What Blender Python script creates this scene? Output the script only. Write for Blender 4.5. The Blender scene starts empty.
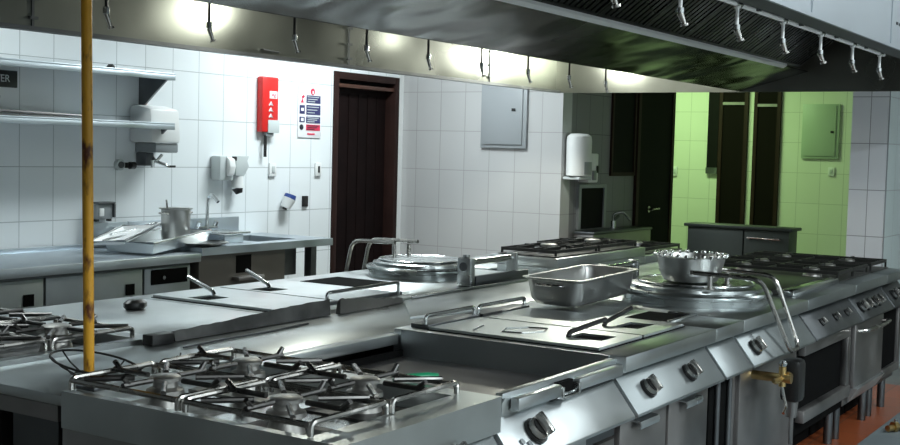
import bpy, bmesh, math, random
from mathutils import Vector, Matrix
random.seed(7)
PI = math.pi
scene = bpy.context.scene
COL = scene.collection

# ------------------------------------------------------------------ materials
def nt(name):
    m = bpy.data.materials.new(name); m.use_nodes = True
    n = m.node_tree.nodes; b = n['Principled BSDF']
    return m, n, m.node_tree.links, b

def plain(name, col, rough=.5, metal=0., bump=0., spec=.5, var=0., scale=8.):
    m, n, l, b = nt(name)
    b.inputs['Base Color'].default_value = (*col, 1)
    b.inputs['Roughness'].default_value = rough
    b.inputs['Metallic'].default_value = metal
    b.inputs['Specular IOR Level'].default_value = spec
    if var or bump:
        tc = n.new('ShaderNodeTexCoord'); no = n.new('ShaderNodeTexNoise')
        no.inputs['Scale'].default_value = scale; no.inputs['Detail'].default_value = 4
        l.new(tc.outputs['Object'], no.inputs['Vector'])
        if var:
            r = n.new('ShaderNodeValToRGB')
            r.color_ramp.elements[0].position = .3; r.color_ramp.elements[1].position = .7
            r.color_ramp.elements[0].color = (*[c*(1-var) for c in col], 1)
            r.color_ramp.elements[1].color = (*[min(1, c*(1+var)) for c in col], 1)
            l.new(no.outputs['Fac'], r.inputs['Fac']); l.new(r.outputs['Color'], b.inputs['Base Color'])
        if bump:
            bp = n.new('ShaderNodeBump'); bp.inputs['Strength'].default_value = bump
            bp.inputs['Distance'].default_value = .01
            l.new(no.outputs['Fac'], bp.inputs['Height']); l.new(bp.outputs['Normal'], b.inputs['Normal'])
    return m

def steel(name, col=(.5, .52, .53), rough=.3, stretch=(3, 3, 3), dirt=.15, wav=.08, rv=.12, wscale=1.0):
    """worn stainless steel: smudged roughness, gentle dents"""
    m, n, l, b = nt(name)
    b.inputs['Metallic'].default_value = 1.0
    tc = n.new('ShaderNodeTexCoord'); mp = n.new('ShaderNodeMapping')
    mp.inputs['Scale'].default_value = stretch
    l.new(tc.outputs['Object'], mp.inputs['Vector'])
    a = n.new('ShaderNodeTexNoise'); a.inputs['Scale'].default_value = 1.6; a.inputs['Detail'].default_value = 2.5
    l.new(mp.outputs['Vector'], a.inputs['Vector'])
    mr = n.new('ShaderNodeMapRange'); mr.inputs['From Min'].default_value = .3; mr.inputs['From Max'].default_value = .7
    mr.inputs['To Min'].default_value = max(.03, rough-rv); mr.inputs['To Max'].default_value = rough+rv
    l.new(a.outputs['Fac'], mr.inputs['Value']); l.new(mr.outputs['Result'], b.inputs['Roughness'])
    c = n.new('ShaderNodeTexNoise'); c.inputs['Scale'].default_value = 3.5; c.inputs['Detail'].default_value = 3
    l.new(tc.outputs['Object'], c.inputs['Vector'])
    r = n.new('ShaderNodeValToRGB')
    r.color_ramp.elements[0].position = .25; r.color_ramp.elements[1].position = .7
    r.color_ramp.elements[0].color = (*[k*(1-dirt) for k in col], 1)
    r.color_ramp.elements[1].color = (*col, 1)
    l.new(c.outputs['Fac'], r.inputs['Fac']); l.new(r.outputs['Color'], b.inputs['Base Color'])
    if wav:
        w = n.new('ShaderNodeTexNoise'); w.inputs['Scale'].default_value = wscale; w.inputs['Detail'].default_value = 1
        l.new(tc.outputs['Object'], w.inputs['Vector'])
        bp = n.new('ShaderNodeBump'); bp.inputs['Strength'].default_value = wav*2; bp.inputs['Distance'].default_value = .04
        l.new(w.outputs['Fac'], bp.inputs['Height']); l.new(bp.outputs['Normal'], b.inputs['Normal'])
    return m

def tile(name, axis, u0, col, grout, w=.246, h=.33, z0=.07, rough=.22, mortar=.0028, var=.03):
    m, n, l, b = nt(name)
    g = n.new('ShaderNodeNewGeometry'); s = n.new('ShaderNodeSeparateXYZ'); c = n.new('ShaderNodeCombineXYZ')
    l.new(g.outputs['Position'], s.inputs[0])
    au = n.new('ShaderNodeMath'); au.operation = 'ADD'; au.inputs[1].default_value = 40*w-u0
    az = n.new('ShaderNodeMath'); az.operation = 'ADD'; az.inputs[1].default_value = 40*h-z0
    l.new(s.outputs[{'x': 0, 'y': 1}[axis]], au.inputs[0])
    l.new(s.outputs[2 if True else 1], az.inputs[0])
    l.new(au.outputs[0], c.inputs[0]); l.new(az.outputs[0], c.inputs[1])
    br = n.new('ShaderNodeTexBrick'); br.offset = 0; br.squash = 1
    br.inputs['Scale'].default_value = 1; br.inputs['Brick Width'].default_value = w
    br.inputs['Row Height'].default_value = h; br.inputs['Mortar Size'].default_value = mortar
    br.inputs['Mortar Smooth'].default_value = .1; br.inputs['Bias'].default_value = 0
    br.inputs['Color1'].default_value = (*col, 1)
    br.inputs['Color2'].default_value = (*[k*(1-var) for k in col], 1)
    br.inputs['Mortar'].default_value = (*grout, 1)
    l.new(c.outputs[0], br.inputs['Vector']); l.new(br.outputs['Color'], b.inputs['Base Color'])
    mr = n.new('ShaderNodeMapRange'); mr.inputs['To Min'].default_value = rough; mr.inputs['To Max'].default_value = .8
    l.new(br.outputs['Fac'], mr.inputs['Value']); l.new(mr.outputs['Result'], b.inputs['Roughness'])
    bp = n.new('ShaderNodeBump'); bp.invert = True; bp.inputs['Strength'].default_value = .4; bp.inputs['Distance'].default_value = .003
    l.new(br.outputs['Fac'], bp.inputs['Height']); l.new(bp.outputs['Normal'], b.inputs['Normal'])
    return m

def floor_tile(name, w, col, grout):
    m, n, l, b = nt(name)
    g = n.new('ShaderNodeNewGeometry')
    br = n.new('ShaderNodeTexBrick'); br.offset = 0
    br.inputs['Scale'].default_value = 1; br.inputs['Brick Width'].default_value = w; br.inputs['Row Height'].default_value = w
    br.inputs['Mortar Size'].default_value = .004
    br.inputs['Color1'].default_value = (*col, 1); br.inputs['Color2'].default_value = (*[k*.8 for k in col], 1)
    br.inputs['Mortar'].default_value = (*grout, 1)
    l.new(g.outputs['Position'], br.inputs['Vector']); l.new(br.outputs['Color'], b.inputs['Base Color'])
    b.inputs['Roughness'].default_value = .35
    return m

def emit(name, col, s):
    m, n, l, b = nt(name)
    b.inputs['Base Color'].default_value = (*col, 1)
    b.inputs['Emission Color'].default_value = (*col, 1); b.inputs['Emission Strength'].default_value = s
    return m

def rusty(name):
    m, n, l, b = nt(name)
    tc = n.new('ShaderNodeTexCoord'); no = n.new('ShaderNodeTexNoise')
    mp = n.new('ShaderNodeMapping'); mp.inputs['Scale'].default_value = (14, 14, 5)
    no.inputs['Scale'].default_value = 1.6; no.inputs['Detail'].default_value = 6
    l.new(tc.outputs['Object'], mp.inputs[0]); l.new(mp.outputs[0], no.inputs['Vector'])
    r = n.new('ShaderNodeValToRGB'); e = r.color_ramp.elements
    e[0].position = .36; e[0].color = (.12, .03, .008, 1)
    e[1].position = .46; e[1].color = (.80, .40, .03, 1)
    l.new(no.outputs['Fac'], r.inputs['Fac']); l.new(r.outputs['Color'], b.inputs['Base Color'])
    b.inputs['Roughness'].default_value = .45
    return m

M = {}
M['steel_top'] = steel('steel_worktop', (.64, .675, .68), .35, (2, 2, 2), .18, .03, .08)
M['steel_body'] = steel('steel_body', (.36, .345, .34), .42, (2, 2, 2), .3, .05)
M['steel_white'] = steel('steel_fresh', (.80, .83, .84), .42, (2, 2, 2), .08, .02, .04)
M['steel_mid'] = steel('steel_mid', (.40, .43, .44), .42, (2, 2, 2), .15, .02, .04)
M['steel_panel'] = steel('steel_panel', (.68, .71, .72), .36, (2, 2, 2), .12, .03)
M['steel_dark'] = steel('steel_dark', (.20, .21, .22), .42, (2, 2, 2), .35, .06)
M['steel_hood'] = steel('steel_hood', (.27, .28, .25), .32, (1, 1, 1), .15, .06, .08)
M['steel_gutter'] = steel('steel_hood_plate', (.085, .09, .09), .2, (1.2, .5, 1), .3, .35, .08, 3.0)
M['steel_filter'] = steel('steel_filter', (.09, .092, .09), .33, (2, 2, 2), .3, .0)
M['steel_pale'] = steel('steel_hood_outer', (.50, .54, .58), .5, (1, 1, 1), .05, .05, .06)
M['steel_sheen_white'] = plain('steel_sheen_white', (.95, .96, .96), .45, .1)  # near-white base paints the reflected brightness on gutter, near pipe and trays
M['steel_bright'] = steel('steel_polished', (.72, .74, .74), .17, (3, 3, 3), .08, .0, .05)
M['steel_pan'] = steel('steel_pan', (.60, .60, .585), .36, (4, 4, 4), .2, .03, .08)
M['steel_sink'] = steel('steel_sink', (.58, .64, .69), .42, (2, 2, 2), .1, .03)
M['steel_taupe'] = plain('painted_panel_taupe', (.15, .14, .125), .4, .4, 0, .5, .08, 3)
M['rod_dark'] = steel('steel_rod_sooty', (.17, .165, .16), .34, (9, 9, 9), .4, .0)
M['steel_lid'] = steel('steel_lid', (.42, .45, .45), .27, (2, 2, 2), .15, .02, .05)
M['rod'] = steel('steel_rod', (.60, .58, .55), .22, (9, 9, 9), .35, .0)
M['iron'] = plain('cast_iron', (.025, .025, .024), .5, .3, .15, .5, .2, 30)
M['griddle'] = plain('griddle_plate', (.05, .05, .048), .35, .7, 0, .5, .25, 6)
M['black'] = plain('black_plastic', (.012, .012, .012), .35)
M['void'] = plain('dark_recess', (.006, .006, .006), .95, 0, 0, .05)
M['soot'] = plain('sooty_steel', (.09, .09, .088), .45, .8, .1, .5, .4, 9)
M['alu'] = plain('burner_metal', (.40, .39, .37), .42, .9, .1, .5, .2, 20)
M['brass'] = plain('brass', (.62, .45, .20), .28, 1., 0, .5, .15, 30)
M['white'] = plain('white_plastic', (.74, .75, .74), .35)
M['greyplastic'] = plain('grey_plastic', (.24, .26, .27), .35)
M['palegrey'] = plain('pale_grey_plastic', (.50, .54, .54), .4)
M['panelgrey'] = plain('grey_enamel', (.30, .32, .335), .45)
M['panelgrey_dark'] = plain('dull_dark_steel', (.10, .11, .112), .55, .3)
M['panelgreen'] = plain('pale_enamel', (.38, .46, .36), .45)
M['red'] = plain('red_enamel', (.62, .02, .018), .35)
M['paper'] = plain('paper', (.80, .80, .82), .6)
M['navy'] = plain('print_navy', (.035, .035, .12), .6)
M['printred'] = plain('print_red', (.60, .03, .08), .6)
M['printblack'] = plain('print_black', (.02, .02, .03), .6)
M['blue'] = plain('blue_plastic', (.02, .05, .22), .35)
M['green'] = plain('green_plastic', (.02, .30, .14), .3)
M['pipe'] = rusty('yellow_gas_paint')
M['foil'] = plain('crumpled_foil', (.85, .86, .85), .22, 1., .8, .5, 0, 60)
M['wood'] = plain('dark_brown_wood', (.007, .003, .0028), .75, 0, 0, .12, .35, 4)
M['woodframe'] = plain('brown_door_frame', (.022, .009, .007), .6, 0, 0, .2, .2, 5)
M['woodlight'] = plain('brown_transom', (.07, .03, .02), .4, 0, 0, .4, .2, 5)
M['mat'] = plain('grey_rubber_mat', (.20, .235, .25), .7, 0, .1, .4, .08, 4)
M['chest'] = plain('dark_painted_steel', (.035, .045, .038), .5, .3, 0, .5, .15, 3)
M['door_glass'] = plain('dark_door_glass', (.006, .006, .006), .7, 0, 0, .1)
M['darkwood'] = plain('blackish_wood', (.006, .004, .003), .8, 0, 0, .1)
M['plaster'] = plain('plaster', (.70, .72, .73), .8)
M['tile_left'] = tile('white_tile_left', 'x', 4.555, (.78, .815, .83), (.40, .43, .44))
M['tile_far'] = tile('dimmed_tile_far', 'y', 5.60, (.47, .47, .47), (.30, .29, .29))  # white tile greyed in its colour, standing in for weaker light
M['tile_return'] = tile('shaded_tile_return', 'x', 8.5, (.20, .20, .205), (.10, .10, .11), rough=.6)  # white tile darkened in its colour to paint this wall's shade
M['tile_green'] = tile('tile_green_room', 'y', 3.62, (.72, .75, .64), (.46, .48, .40), .25, .33, .09)
M['tile_pier'] = tile('tile_pier', 'y', 2.085, (.70, .72, .76), (.25, .26, .28), .25, .33, .03)
M['tile_pier_side'] = tile('tile_pier_side', 'x', 8.7, (.62, .72, .74), (.30, .32, .34), .25, .33, .03)
M['terracotta'] = floor_tile('terracotta_floor', .3, (.34, .085, .03), (.16, .07, .04))
M['greyfloor'] = floor_tile('grey_floor_tile', .3, (.17, .165, .15), (.08, .08, .075))
M['lamp'] = emit('lamp_glass', (.95, 1, .92), 6)
M['lampgreen'] = emit('green_lamp_glass', (.55, 1, .35), 4)

# ------------------------------------------------------------------ mesh builder
class MB:
    def __init__(s): s.b = bmesh.new()
    def _bev(s, vs, r, seg=2):
        es = {e for v in vs for e in v.link_edges}
        bmesh.ops.bevel(s.b, geom=list(es), offset=r, segments=seg, profile=.5, affect='EDGES')
    def box(s, x0, y0, z0, x1, y1, z1, r=0, mt=None):
        r_ = bmesh.ops.create_cube(s.b, size=1)['verts']
        for v in r_:
            v.co = Vector(((x0+x1)/2+v.co.x*(x1-x0), (y0+y1)/2+v.co.y*(y1-y0), (z0+z1)/2+v.co.z*(z1-z0)))
            if mt: v.co = mt @ v.co
        if r: s._bev(r_, r)
        return s
    def prism(s, poly, a0, a1, axis='x', r=0):
        """poly in the two other axes (y,z) / (x,z) / (x,y), extruded along axis"""
        def P(p, a):
            return {'x': (a, p[0], p[1]), 'y': (p[0], a, p[1]), 'z': (p[0], p[1], a)}[axis]
        A = [s.b.verts.new(P(p, a0)) for p in poly]; B = [s.b.verts.new(P(p, a1)) for p in poly]
        f = [s.b.faces.new(A), s.b.faces.new(B[::-1])]
        k = len(poly)
        for i in range(k):
            f.append(s.b.faces.new((A[i], B[i], B[(i+1) % k], A[(i+1) % k])))
        bmesh.ops.recalc_face_normals(s.b, faces=f)
        if r: s._bev(A+B, r)
        return s
    def cyl(s, p0, p1, r, seg=16, r1=None, cap=True):
        p0 = Vector(p0); p1 = Vector(p1); d = p1-p0
        q = d.to_track_quat('Z', 'Y').to_matrix()
        r1 = r if r1 is None else r1
        A = []; B = []
        for i in range(seg):
            a = 2*PI*i/seg; u = q @ Vector((math.cos(a), math.sin(a), 0))
            A.append(s.b.verts.new(p0+u*r)); B.append(s.b.verts.new(p1+u*r1))
        for i in range(seg): s.b.faces.new((A[i], A[(i+1) % seg], B[(i+1) % seg], B[i]))
        if cap: s.b.faces.new(A[::-1]); s.b.faces.new(B)
        return s
    def tube(s, pts, r, seg=8, fillet=0, closed=False):
        pts = [Vector(p) for p in pts]
        if fillet:
            n = []
            for i, p in enumerate(pts):
                if i in (0, len(pts)-1): n.append(p); continue
                a = (pts[i-1]-p); b = (pts[i+1]-p)
                f = min(fillet, a.length*.49, b.length*.49)
                a = p+a.normalized()*f; b = p+b.normalized()*f
                for k in range(5):
                    t = k/4; n.append(a*(1-t)**2+p*2*t*(1-t)+b*t*t)
            pts = n
        k = len(pts); rings = []
        up = Vector((0, 0, 1)); prev = None
        for i, p in enumerate(pts):
            if closed: d = (pts[(i+1) % k]-pts[i-1])
            else: d = pts[min(i+1, k-1)]-pts[max(i-1, 0)]
            d.normalize()
            if prev is None:
                u = d.cross(up)
                if u.length < .1: u = d.cross(Vector((1, 0, 0)))
            else:
                u = prev-d*prev.dot(d)
            u.normalize(); prev = u; w = d.cross(u)
            rings.append([s.b.verts.new(p+(u*math.cos(2*PI*j/seg)+w*math.sin(2*PI*j/seg))*r) for j in range(seg)])
        for i in range(k if closed else k-1):
            A = rings[i]; B = rings[(i+1) % k]
            for j in range(seg): s.b.faces.new((A[j], A[(j+1) % seg], B[(j+1) % seg], B[j]))
        if not closed:
            s.b.faces.new(rings[0][::-1]); s.b.faces.new(rings[-1])
        return s
    def lathe(s, prof, c, seg=40, sx=1, sy=1):
        rings = []
        for (r, z) in prof:
            if r < 1e-5: rings.append([s.b.verts.new((c[0], c[1], c[2]+z))])
            else: rings.append([s.b.verts.new((c[0]+r*sx*math.cos(2*PI*j/seg), c[1]+r*sy*math.sin(2*PI*j/seg), c[2]+z)) for j in range(seg)])
        for A, B in zip(rings, rings[1:]):
            for j in range(seg):
                j2 = (j+1) % seg
                if len(A) == 1 and len(B) == 1: break
                if len(A) == 1: s.b.faces.new((A[0], B[j], B[j2]))
                elif len(B) == 1: s.b.faces.new((A[j], B[0], A[j2]))
                else: s.b.faces.new((A[j], B[j], B[j2], A[j2]))
        return s
    def quad(s, *ps):
        s.b.faces.new([s.b.verts.new(p) for p in ps]); return s
    def build(s, name, mat, parent=None, kind=None, label=None, angle=35, world=True):
        b = s.b
        bmesh.ops.recalc_face_normals(b, faces=b.faces[:])
        if parent is not None:
            off = wloc(parent) if world else Vector((0, 0, 0))
        else:
            xs = [v.co for v in b.verts]
            off = Vector(((min(v.x for v in xs)+max(v.x for v in xs))/2, (min(v.y for v in xs)+max(v.y for v in xs))/2, min(v.z for v in xs)))
        if parent is not None and parent.type == 'MESH' and world:
            off = wloc(parent)
        for v in b.verts: v.co -= off
        me = bpy.data.meshes.new(name); b.to_mesh(me); b.free()
        for p in me.polygons: p.use_smooth = True
        me.set_sharp_from_angle(angle=math.radians(angle))
        me.materials.append(M[mat] if isinstance(mat, str) else mat)
        o = bpy.data.objects.new(name, me); COL.objects.link(o)
        if parent is not None: o.parent = parent
        else: o.location = off
        if kind: o['kind'] = kind
        if label: o['label'] = label
        return o

def wloc(o):
    v = Vector(o.location); p = o.parent
    while p is not None: v = v+Vector(p.location); p = p.parent
    return v

def thing(name, label, cat, loc=(0, 0, 0), group=None, rz=0):
    o = bpy.data.objects.new(name, None); COL.objects.link(o)
    o.location = loc; o.rotation_euler = (0, 0, rz); o.empty_display_size = .1
    o['label'] = label; o['category'] = cat
    if group: o['group'] = group
    return o

def tag(o, label, cat, group=None):
    o['label'] = label; o['category'] = cat
    if group: o['group'] = group
    return o

def copy_tree(o, parent=None):
    c = o.copy(); COL.objects.link(c)
    c.parent = parent
    for ch in [k for k in bpy.data.objects if k.parent == o and k is not c]:
        copy_tree(ch, c)
    return c

def st(o): o['kind'] = 'structure'; return o

# ------------------------------------------------------------------ room
CEIL = 3.0
MB().box(-3, -3, -.1, 13, 6, 0).build('floor', 'greyfloor', kind='structure')
MB().box(2.1, 1.50, .0002, 8.6, 3.9, .0018).build('trim_3', 'terracotta', kind='structure')
MB().box(-3, -3, CEIL, 13, 6, CEIL+.1).build('ceiling', 'plaster', kind='structure')
DX0, DX1, DZ = 7.53, 8.43, 2.17
MB().box(-3, 6, 0, DX0, 6.2, CEIL).box(DX0, 6, DZ, DX1, 6.2, CEIL).box(DX1, 6, 0, 8.499, 6.2, CEIL).build('wall_left', 'tile_left', kind='structure')
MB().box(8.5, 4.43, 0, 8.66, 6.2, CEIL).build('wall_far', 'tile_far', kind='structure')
RX1 = 10.78
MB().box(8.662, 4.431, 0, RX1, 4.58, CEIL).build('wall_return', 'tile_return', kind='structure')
MB().box(8.662, 6.0, 0, 13, 6.2, CEIL).build('wall_side', 'tile_green', kind='structure')
MB().box(13, -3, 0, 13.2, 6.2, CEIL).build('wall_back', 'tile_green', kind='structure')
MB().box(8.7, 1.965, 0, 12.99, 2.215, CEIL).build('wall_pier', 'tile_pier', kind='structure')
MB().box(8.702, 1.955, 0, 12.99, 1.963, CEIL).build('trim_1', 'tile_pier_side', kind='structure')
MB().box(-3, -3.2, 0, 13, -3, CEIL).build('wall_right', 'tile_left', kind='structure')
MB().box(-3.2, -3, 0, -3, 6, CEIL).build('wall_near', 'tile_far', kind='structure')

# brown door in the left wall
d = MB()
d.box(DX0+.002, 5.985, 0, DX0+.06, 6.14, DZ-.002, .004).box(DX1-.06, 5.985, 0, DX1-.002, 6.14, DZ-.002, .004).box(DX0+.06, 5.985, DZ-.06, DX1-.06, 6.14, DZ-.002, .004)
d = d.build('door_1', 'woodframe', kind='structure')
MB().box(DX0+.06, 6.0, 2.045, DX1-.06, 6.1, 2.075, .004).build('transom_bar', 'woodlight', d)
lf = MB(); lf.box(DX0+.062, 6.09, .005, DX1-.062, 6.13, 2.045)
for k in range(1, 6):
    x = DX0+.06+k*(DX1-DX0-.12)/6
    lf.box(x-.004, 6.083, .05, x+.004, 6.092, 2.0)
lf.build('door_leaf', 'wood', d)
MB().box(DX0+.062, 6.10, 2.075, DX1-.062, 6.12, 2.11).build('transom_glass', 'door_glass', d)
MB().box(DX1+.004, 5.99, 0, 8.498, 5.999, CEIL-.01).build('trim_2', 'white', kind='structure')

# return wall: hatch window, tall window, door
w = MB().box(8.79, 4.405, .93, 8.83, 4.431, 1.30).box(9.27, 4.405, .93, 9.31, 4.431, 1.30).box(8.83, 4.405, 1.27, 9.27, 4.431, 1.30).build('window_1', 'greyplastic', kind='structure')
MB().box(8.83, 4.42, .93, 9.27, 4.4305, 1.27).build('pane', 'door_glass', w)
w = MB().box(9.40, 4.41, 1.37, 9.43, 4.4305, 2.5).box(9.87, 4.41, 1.37, 9.90, 4.4305, 2.5).box(9.43, 4.41, 1.37, 9.87, 4.4305, 1.40).build('window_2', 'woodframe', kind='structure')
MB().box(9.43, 4.42, 1.40, 9.87, 4.4305, 2.5).build('pane', 'door_glass', w)
w = MB().box(9.92, 4.40, 0, 9.98, 4.4305, 2.6).box(RX1-.07, 4.40, 0, RX1-.01, 4.4305, 2.6).build('door_2', 'woodframe', kind='structure')
MB().box(9.98, 4.41, 0, RX1-.07, 4.4305, 2.6).build('door_leaf', 'door_glass', w)
MB().cyl((10.22, 4.40, 1.06), (10.22, 4.36, 1.06), .012).cyl((10.22, 4.36, 1.06), (10.36, 4.36, 1.065), .009).cyl((10.22, 4.41, 1.06), (10.22, 4.40, 1.06), .03).build('door_handle', 'rod', w)

# back (green lit) wall: two narrow dark doors and dark side window
def green_door(y0, y1, ident, bar):
    w = MB().box(12.96, y0, 0, 12.999, y0+.04, 2.7).box(12.96, y1-.04, 0, 12.999, y1, 2.7).build(ident, 'woodframe', kind='structure')
    MB().box(12.975, y0+.04, 0, 12.999, y1-.04, 2.7).build('door_leaf', 'darkwood', w)
    MB().box(12.955, y0+.04, bar, 12.975, y1-.04, bar+.03).build('transom_bar', 'steel_body', w)
green_door(4.44, 4.77, 'door_3', 2.15)
green_door(4.07, 4.37, 'door_4', 2.13)
w = MB().box(12.965, 4.775, 1.40, 12.999, 4.90, 2.7).build('window_3', 'door_glass', kind='structure')
MB().box(12.955, 4.772, 1.37, 12.999, 4.905, 1.44).build('window_sill', 'steel_dark', w)

# ------------------------------------------------------------------ electrics and fittings on the walls
def epanel(x, y0, y1, z0, z1, mat, label, ly, lz):
    t = thing('electrical_panel', label, 'electrical panel', (x-.02, (y0+y1)/2, z0))
    MB().box(x-.03, y0, z0, x-.0015, y1, z1, .004).build('frame', mat, t)
    MB().box(x-.042, y0+.035, z0+.03, x-.03, y1-.03, z1-.02, .003).build('door', mat, t)
    MB().box(x-.05, ly-.018, lz-.012, x-.0425, ly+.018, lz+.012, .003).build('latch', 'black', t)
epanel(8.5, 4.745, 5.18, 1.585, 2.12, 'panelgrey', 'grey metal electrical panel on the pale tiled wall right of the brown door', 4.86, 1.90)
epanel(13, 3.43, 3.83, 1.57, 2.16, 'panelgreen', 'electrical panel on the green lit tiled wall at the far right', 3.50, 1.86)

def switch(c, n, label, mat='white', w=.075, h=.10, face='y', kind='light switch', rocker=True, rm=None, tw=.03):
    t = thing('wall_switch' if kind == 'light switch' else 'wall_socket', label, kind, c)
    x, y, z = c
    if face == 'y':
        MB().box(x-w/2, y-.02, z, x+w/2, y-.0015, z+h, .004).build('plate', mat, t)
        if rocker: MB().box(x-tw/2, y-.026, z+h*.25, x+tw/2, y-.0205, z+h*.75, .003).build('rocker', rm or 'palegrey', t)
    else:
        MB().box(x-.02, y-w/2, z, x-.0015, y+w/2, z+h, .004).build('plate', mat, t)
        if rocker: MB().box(x-.026, y-tw/2, z+h*.25, x-.0205, y+tw/2, z+h*.75, .003).build('rocker', rm or 'palegrey', t)
switch((6.80, 6, 1.325), 1, 'white wall switch between the soap dispenser and the poster, under the red box')
switch((7.34, 6, 1.325), 1, 'white wall switch below the poster beside the brown door', w=.07, h=.105, rm='black', tw=.022)
switch((7.19, 6, 1.085), 1, 'small black wall socket right of the tilted cup dispenser', mat='black', w=.06, h=.085, kind='socket', rocker=False)
switch((13, 3.50, 1.39), 1, 'white switch under the electrical panel on the green lit wall', face='x', w=.07, h=.09)
switch((13, 5.29, 1.33), 1, 'pale switch on green lit wall beside the dark doorway', face='x', w=.06, h=.11)

# round outlet with black plug + wall box behind the yellow pipe
t = thing('wall_socket', 'round metal outlet with a black plug on the wall below the lower shelf', 'socket', (5.33, 6, 1.35))
MB().cyl((5.31, 5.9985, 1.405), (5.31, 5.97, 1.405), .036, 20).build('outlet_ring', 'palegrey', t)
MB().cyl((5.31, 5.97, 1.405), (5.31, 5.962, 1.405), .022, 16).build('outlet_face', 'steel_dark', t)
MB().cyl((5.365, 5.95, 1.402), (5.405, 5.95, 1.402), .024, 14).box(5.345, 5.95, 1.385, 5.37, 5.9985, 1.42, .004).build('plug', 'black', t)
t = thing('junction_box', 'dark framed junction box with white switch on the wall right of the yellow pipe', 'junction box', (5.22, 6, 1.05))
MB().box(5.08, 5.93, 1.06, 5.21, 5.9985, 1.155, .005).build('box', 'greyplastic', t)
MB().box(5.085, 5.915, 1.157, 5.225, 5.99, 1.17, .004).box(5.212, 5.915, 1.07, 5.225, 5.99, 1.156, .003).build('bracket', 'steel_dark', t)
MB().box(5.10, 5.92, 1.08, 5.135, 5.93, 1.13, .004).build('rocker', 'white', t)
MB().box(5.09, 5.94, 1.045, 5.11, 5.97, 1.06).box(5.19, 5.94, 1.045, 5.21, 5.97, 1.06).build('terminal', 'black', t)
t = thing('pipe_hook', 'small grey pipe stub on wall below the junction box', 'hook', (5.25, 6, .96))
MB().tube([(5.23, 5.9985, .93), (5.23, 5.95, .93), (5.23, 5.94, .99), (5.25, 5.95, 1.0)], .008, 8, .02).build('hook', 'steel_dark', t)

def text(s, size, loc, rot, mat, parent, name='lettering', ext=.0006, sx=1):
    cu = bpy.data.curves.new(name, 'FONT'); cu.body = s; cu.size = size; cu.extrude = ext
    cu.align_x = 'CENTER'; cu.align_y = 'CENTER'
    o = bpy.data.objects.new(name, cu); COL.objects.link(o)
    dg = bpy.context.evaluated_depsgraph_get(); dg.update()
    me = bpy.data.meshes.new_from_object(o.evaluated_get(dg)); me.materials.clear(); me.materials.append(M[mat])
    bpy.data.objects.remove(o)
    ob = bpy.data.objects.new(name, me); COL.objects.link(ob)
    ob.parent = parent; ob.location = Vector(loc)-wloc(parent); ob.rotation_euler = rot; ob.scale = (sx, 1, 1)
    return ob
RY = (PI/2, 0, 0)       # readable from -Y

# black sign at far left
t = thing('wall_sign', 'small black sign with pale lettering on tiles between the two shelves', 'sign', (4.38, 6, 1.86))
MB().box(4.20, 5.985, 1.855, 4.53, 5.9985, 1.955, .003).build('board', 'black', t)
text('RIVER', .06, (4.40, 5.984, 1.905), RY, 'palegrey', t)

# red wall box
t = thing('fire_blanket_box', 'tall red wall box with white marks and a hanging black strap', 'fire box', (6.78, 6, 1.64))
MB().box(6.625, 5.94, 1.655, 6.805, 5.9985, 2.065, .012).build('case', 'red', t)
MB().box(6.70, 5.937, 1.905, 6.785, 5.94, 1.96, .001).build('panel_label', 'paper', t)
text('Ag', .042, (6.743, 5.936, 1.932), RY, 'printred', t)
for k, z in enumerate((1.865, 1.82, 1.775)):
    MB().tube([(6.695, 5.938, z-.012), (6.715, 5.938, z+.014), (6.735, 5.938, z-.012), (6.71, 5.938, z-.004)], .0055, 6).build('pictogram', 'paper', t)
MB().box(6.685, 5.933, 1.65, 6.808, 5.94, 1.745, .002).build('instruction_plate', 'palegrey', t)
MB().box(6.68, 5.945, 1.625, 6.76, 5.985, 1.654, .004).build('base_cap', 'greyplastic', t)
MB().box(6.675, 5.955, 1.47, 6.697, 5.97, 1.635, .003).build('strap', 'black', t)

# poster
t = thing('safety_poster', 'white safety poster with red emblem, navy rows and a red row', 'poster', (7.23, 6, 1.63))
MB().box(7.09, 5.99, 1.625, 7.37, 5.9985, 2.035, .001).build('board', 'paper', t)
MB().cyl((7.26, 5.990, 1.985), (7.26, 5.987, 1.985), .026, 24).build('emblem', 'printred', t)
MB().lathe([(.006, 0), (.012, .0)], (7.26, 5.986, 1.985), 4)
MB().box(7.252, 5.984, 1.968, 7.268, 5.987, 1.99).build('emblem_mark', 'paper', t)
rows = [(1.895, 1.955, 'navy', 'printred'), (1.805, 1.88, 'navy', 'navy'), (1.74, 1.79, 'navy', 'navy'), (1.682, 1.728, 'printred', 'printblack')]
for z0, z1, m1, m2 in rows:
    MB().box(7.185, 5.987, z0, 7.355, 5.99, z1).build('text_panel', m1, t)
    if m2 == 'printred': MB().prism([(7.115, z0), (7.15, z0), (7.14, z0+.03), (7.165, z1-.01), (7.15, z1), (7.125, z1-.012), (7.135, z0+.03)], 5.987, 5.99, 'y').build('pictogram', m2, t)
    elif m2 == 'printblack': MB().lathe([(0, -.0), (.02, 0)], (7.13, 5.987, (z0+z1)/2), 16).build('dot_backing', 'printblack', t) if False else MB().cyl((7.13, 5.990, (z0+z1)/2), (7.13, 5.987, (z0+z1)/2), .022, 18).build('pictogram', m2, t)
    else:
        MB().box(7.105, 5.987, z0+.004, 7.165, 5.99, z1-.004).build('pictogram', m2, t)
        MB().box(7.12, 5.985, (z0+z1)/2-.012, 7.15, 5.987, (z0+z1)/2+.012).build('pictogram_mark', 'paper', t)
    for q in range(3):
        zz = z1-(q+.7)*(z1-z0)/3.4
        MB().box(7.195, 5.9855, zz-.003, 7.195+[.14, .12, .09][q], 5.987, zz+.003).build('text_line', 'palegrey' if m1 == 'navy' else 'printblack', t)
MB().box(7.20, 5.987, 1.648, 7.29, 5.99, 1.660).build('footer_line', 'printred', t)

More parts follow.
